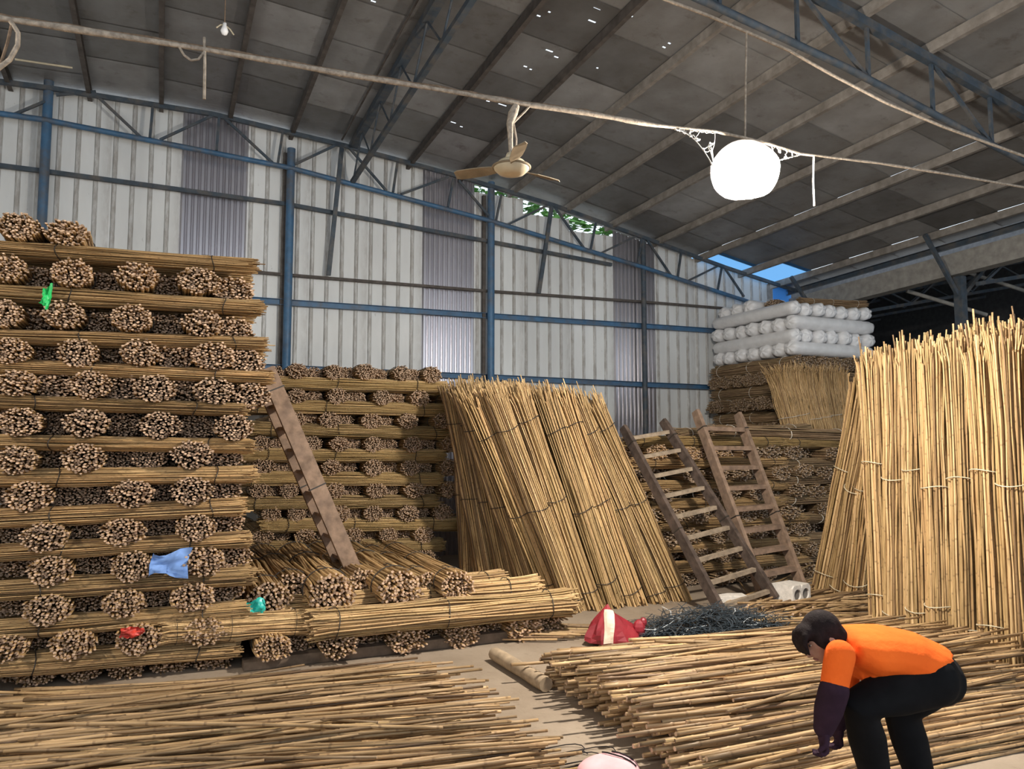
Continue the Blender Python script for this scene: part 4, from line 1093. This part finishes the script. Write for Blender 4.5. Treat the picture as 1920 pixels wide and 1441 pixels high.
# cobweb tufts either side of the lamp
wb = tag(empty('cobweb', P(1320, 270)), 'white cobweb net hanging from the cable left of the lamp', 'cobweb'); r5 = random.Random(8)
def webnet(parent, top, bot, n):
    g = MB(); ps = []
    for i in range(n):
        t = r5.random(); ps.append(top(t).lerp(bot(t), r5.random() ** .8))
    for i in range(9): ps += [top(i / 8), bot(i / 8)]
    for i, p in enumerate(ps):
        near = sorted(range(len(ps)), key=lambda k: (ps[k] - p).length)[1:4]
        for k in near:
            if k > i or r5.random() < .4:
                m_ = p.lerp(ps[k], .5) + Vector((0, r5.uniform(-.01, .01), -.006)); g.tube([p, m_, ps[k]], [.0035, .002, .0035], 4, False)
    for i in range(8): g.tube([bot(i / 8), bot((i + 1) / 8)], .004, 4, False)
    g.build('web_threads', M['web'], parent)
webnet(wb, lambda t: P(1265 + 75 * t, 240 + 9 * t), lambda t: P(1268 + 70 * t, 243 + 62 * t * t + 8 * t), 34)
webnet(wb, lambda t: P(1440 + 60 * t, 268 + 20 * t), lambda t: P(1452 + 48 * t, 302 - 12 * t), 12)
# ceiling fan
fc = P(959, 318); fan = tag(empty('ceiling_fan', fc), 'small dusty cream ceiling fan hanging from the overhead cable', 'fan')
g = MB(); g.lathe([(0, -.028), (.045, -.03), (.075, -.022), (.098, .0), (.105, .012), (.103, .022), (.085, .028), (.084, .036), (.07, .05), (.03, .058), (.0, .06)], fc, 28); g.build('motor_housing', M['cream'], fan)
g = MB(); g.lathe([(.106, .008), (.112, .012), (.112, .018), (.104, .02)], fc, 28); g.build('trim_ring', M['bladem'], fan)
g = MB(); g.tube([fc + Vector((0, 0, .05)), P(957, 262), P(956, 232), P(962, 212), P(968, 198)], [.012, .014, .02, .028, .02], 10); g.build('down_rod', M['rope'], fan)
g = MB(); g.tube([P(965, 300), P(968, 262), P(963, 230), P(985, 208), P(992, 200)], .006, 6); g.build('fan_cord', M['rope'], fan)
g = MB(); g.lathe([(.0, .10), (.028, .095), (.04, .06), (.03, .058)], fc, 14); g.build('canopy', M['cream'], fan)
for k in range(3):
    a = math.radians(14 + 120 * k); d = Vector((math.cos(a), math.sin(a), 0)); s_ = Vector((-math.sin(a), math.cos(a), 0)); g = MB(); vs = []; 
    for t, wd in ((.08, .014), (.12, .024), (.17, .036), (.26, .04), (.33, .038), (.355, .02)):
        for sg in (-1, 1):
            for dz in (0, .005): vs.append(fc + d * t + s_ * sg * wd + Vector((0, 0, .012 * sg + dz + .01)))
    fs = []
    for i in range(5):
        o_ = i * 4; fs += [(o_, o_ + 2, o_ + 6, o_ + 4), (o_ + 1, o_ + 5, o_ + 7, o_ + 3), (o_, o_ + 4, o_ + 5, o_ + 1), (o_ + 2, o_ + 3, o_ + 7, o_ + 6)]
    fs += [(0, 1, 3, 2), (20, 22, 23, 21)]
    g.add(vs, fs); g.build('blade', M['bladem'], fan)
# small unlit bulb on a cord
bc = atY(421, 55, 6.2); ub = tag(empty('unlit_bulb', bc), 'small unlit bulb with bent wires hanging high at upper left', 'bulb')
g = MB(); g.lathe([(0, -.05), (.02, -.04), (.03, -.015), (.022, .01), (.014, .03), (.014, .05), (0, .052)], bc, 12); g.build('glass', M['white'], ub)
tp = bc.copy(); tp.z = zr(bc.x, bc.y) - .02
g = MB(); g.tube([bc + Vector((0, 0, .05)), tp], .004, 5); g.build('cord', M['ropeb'], ub)
g = MB(); g.tube([bc + Vector((-.06, 0, .0)), bc + Vector((-.03, 0, .03)), bc + Vector((0, 0, .035)), bc + Vector((.04, 0, .01)), bc + Vector((.07, 0, -.03))], .006, 5); g.build('bent_wire', M['cream'], ub)
g = MB(); a, b = atY(28, 111, 9.6), atY(136, 127, 9.6); g.tube([a, a.lerp(b, .5), b], .012, 6)
tag(g.build('thin_tube_lamp', M['cream']), 'thin pale unlit tube under the roof at far upper left', 'tube')

# ------------------------------------------------------------------ the worker
D0 = 3.42
def Q(px, py, dd=0.0): return atD(px, py, D0 + dd)
VIEW = Vector((FW.x, FW.y, 0)).normalized()
def fuse(mb, name, mat, parent, voxel=.012, smooth=4):
    ob = mb.build(name, mat, parent)
    md = ob.modifiers.new('r', 'REMESH'); md.mode = 'VOXEL'; md.voxel_size = voxel; md.use_smooth_shade = True
    ms = ob.modifiers.new('s', 'SMOOTH'); ms.iterations = smooth; ms.factor = .5
    dg = bpy.context.evaluated_depsgraph_get(); me = bpy.data.meshes.new_from_object(ob.evaluated_get(dg))
    ob.modifiers.clear(); old = ob.data; ob.data = me; me.name = name; bpy.data.meshes.remove(old)
    return ob
def limb(mb, pts, rads):
    n = len(pts); rings = []
    for i, (p, r) in enumerate(zip(pts, rads)):
        d = (pts[min(i + 1, n - 1)] - pts[max(i - 1, 0)]).normalized()
        rw, rt2 = r if hasattr(r, '__len__') else (r, r)
        wv = (VIEW - d * VIEW.dot(d)).normalized(); tv = d.cross(wv).normalized(); rings.append((p, rw, rt2, wv, tv))
    mb.loft(rings)
    mb.ball(pts[0], rads[0] if not hasattr(rads[0], '__len__') else min(rads[0])); mb.ball(pts[-1], rads[-1] if not hasattr(rads[-1], '__len__') else min(rads[-1]))
foot_n = atZ(1652, 1530, 0); foot_f = atZ(1735, 1518, 0)
per = tag(empty('person', ((foot_n + foot_f) / 2).x * Vector((1, 0, 0)) + ((foot_n + foot_f) / 2).y * Vector((0, 1, 0))), 'worker in orange shirt and black trousers bending over the right cane pile', 'person')
pel = Q(1742, 1262); sp1 = Q(1706, 1232); sp2 = Q(1652, 1216); nb = Q(1592, 1206)
hipN, hipF = Q(1732, 1272, -.09), Q(1742, 1268, .09)
knN, knF = Q(1612, 1322, -.13), Q(1690, 1335, .12)
anN = foot_n + Vector((0, 0, .08)); anF = foot_f + Vector((0, 0, .08))
shN, shF = Q(1575, 1222, -.15), Q(1583, 1216, .15)
elN, elF = Q(1562, 1300, -.17), Q(1588, 1300, .12)
wrN, wrF = Q(1545, 1362, -.14), Q(1572, 1352, .10)
hd = Q(1540, 1192, -.02)
# head frame: face looks down to the left
fdir = (-RT * .80 - Vector((0, 0, 1)) * .55 - VIEW * .15).normalized()
hup = (-RT * .50 + Vector((0, 0, 1)) * .80); hup = (hup - fdir * hup.dot(fdir)).normalized(); hs = hup.cross(fdir)
HR = Matrix((hs, fdir, hup)).transposed()
b = MB()
b.ball(hd, (.066, .083, .095), R=HR); b.ball(hd + fdir * .033 - hup * .052, (.048, .052, .056), R=HR)       # skull, jaw
b.ball(hd + fdir * .092 - hup * .022, (.013, .02, .022), R=HR, n=10, m=7)                                   # nose
for s_ in (-1, 1): b.ball(hd + hs * .068 * s_ - hup * .01, (.01, .022, .032), R=HR, n=10, m=7)
limb(b, [hd - hup * .05 - fdir * .03, nb + RT * .02], [.052, .056])
limb(b, [nb + RT * .03 - Vector((0, 0, .015)), sp2 - Vector((0, 0, .015)), sp1 - Vector((0, 0, .01)), pel], [(.10, .05), (.13, .075), (.12, .07), (.13, .085)])
for sh, el, wr in ((shN, elN, wrN), (shF, elF, wrF)): limb(b, [sh, el, wr], [.045, .036, .026])
for hp_, kn, an, ft in ((hipN, knN, anN, foot_n), (hipF, knF, anF, foot_f)):
    limb(b, [hp_, kn, an], [.075, .052, .036])
    limb(b, [an, ft + Vector((0, 0, .04)) - RT * .1], [.035, .03])
# hands with five fingers curling round a cane
def hand(b, wr, sd, k=1.0):
    hdir = Vector((-.12, -.05, -1)).normalized(); palm = wr + hdir * .055
    limb(b, [wr, palm], [(.024 * k, .02 * k), (.038 * k, .018 * k)])
    for f in range(4):
        base = palm + VIEW * (.026 - .0175 * f) * 1.1 + hdir * .012; L = (.03, .034, .031, .024)[f]
        p1 = base + hdir * L + RT * .004; p2 = p1 + (hdir * .6 - RT * .8).normalized() * L * .8; p3 = p2 + (-hdir * .3 - RT * .9).normalized() * L * .6
        limb(b, [base, p1, p2, p3], [.0095 * k, .009 * k, .0085 * k, .0075 * k])
    t0_ = wr + hdir * .03 + VIEW * .03 * sd; limb(b, [t0_, t0_ + (hdir + VIEW * sd * .6 - RT * .3).normalized() * .035, t0_ + (hdir * 1.2 - RT * .8 + VIEW * sd * .3).normalized() * .062], [.012 * k, .0105 * k, .009 * k])
for wr, sd in ((wrN, -1), (wrF, 1)): hand(b, wr, sd, .85)
body = fuse(b, 'body', M['skin'], per, .0075, 3)
# face details
for s_ in (-1, 1):
    g = MB(); g.ball(hd + fdir * .075 + hup * .012 + hs * .03 * s_, (.007, .003, .003), R=HR, n=10, m=7); ey = g.build('eye', M['cloth_w'], per)
    g = MB(); g.ball(hd + fdir * .081 + hup * .012 + hs * .03 * s_, (.005, .003, .005), R=HR, n=8, m=6); g.build('pupil', M['black'], per)
    g = MB(); g.ball(hd + fdir * .079 + hup * .034 + hs * .03 * s_, (.02, .006, .004), R=HR, n=8, m=6); g.build('eyebrow', M['hair'], per)
g = MB(); g.ball(hd + fdir * .083 - hup * .060, (.022, .007, .006), R=HR, n=10, m=7); g.build('lips', M['lip'], per)
# hair: cap over crown and back with fringe hanging
g = MB(); g.ball(hd + hup * .018 - fdir * .016, (.079, .092, .092), R=HR); g.ball(hd - fdir * .05 - hup * .03, (.07, .055, .068), R=HR)
g.ball(hd + fdir * .05 + hup * .06, (.06, .045, .036), R=HR); 
for s_ in (-1, 1): g.ball(hd + hs * .06 * s_ + fdir * .02 + hup * .0, (.018, .03, .06), R=HR)
for k in range(9):
    a0 = hd + fdir * .07 + hup * .07 + hs * (-.05 + .0125 * k); g.tube([a0, a0 + fdir * .03 - hup * .03, a0 + fdir * .03 - hup * .07 - Vector((0, 0, .02))], [.014, .012, .004], 6)
fuse(g, 'hair', M['hair'], per, .008, 2)
# orange shirt: torso and short wide sleeves
g = MB()
tz = Vector((0, 0, 1))
g.loft([(Q(1574, 1208), .075, .055, VIEW, (tz + RT * -.3).normalized()), (Q(1588, 1209), .16, .082, VIEW, tz), (Q(1620, 1218), .19, .106, VIEW, tz), (Q(1652, 1219), .19, .110, VIEW, (tz + RT * .15).normalized()), (Q(1684, 1226), .186, .122, VIEW, (tz + RT * .75).normalized()), (Q(1708, 1238), .186, .148, VIEW, (RT * .85 + tz * .5).normalized()), (Q(1718, 1243), .184, .158, VIEW, (RT * .9 + tz * .42).normalized())])
g.ball(Q(1640, 1248), (.11, .15, .075))
for sh, el in ((shN, elN), (shF, elF)): limb(g, [sh - Vector((0, 0, .012)), sh.lerp(el, .5), el], [.064, .060, .056])
# hanging front hem
limb(g, [Q(1612, 1256), Q(1622, 1272), Q(1646, 1272)], [(.13, .03), (.14, .018), (.13, .012)])
fuse(g, 'shirt', M['orange'], per, .011, 3)
# black trousers
g = MB()
limb(g, [Q(1758, 1254), Q(1738, 1268), Q(1712, 1276)], [(.158, .085), (.172, .112), (.165, .10)])
g.ball(Q(1744, 1270), (.115, .16, .118))
for hp_, kn, an in ((hipN, knN, anN), (hipF, knF, anF)):
    limb(g, [hp_ + RT * .03, hp_.lerp(kn, .5), kn, kn.lerp(an, .35), kn.lerp(an, .7), an], [.118, .102, .082, .080, .068, .058])
fuse(g, 'trousers', M['trouser'], per, .011, 4)
for el, wr in ((elN, wrN), (elF, wrF)):
    g = MB(); limb(g, [el - (wr - el) * .12, el.lerp(wr, .5), wr + (wr - el) * .03], [.062, .060, .044]); fuse(g, 'arm_cover', M['sleeve'], per, .009, 2)
for ft, an in ((foot_n, anN), (foot_f, anF)):
    g = MB(); limb(g, [ft + Vector((0, 0, .05)) + RT * .04, ft + Vector((0, 0, .045)) - RT * .07, ft + Vector((0, 0, .035)) - RT * .17], [(.042, .045), (.048, .04), (.04, .028)]); fuse(g, 'shoe', M['trouser'], per, .01, 2)
for wr, sd in ((wrN, -1), (wrF, 1)):
    g = MB(); hand(g, wr, sd, 1.12); fuse(g, 'glove', M['sleeve'], per, .006, 1)
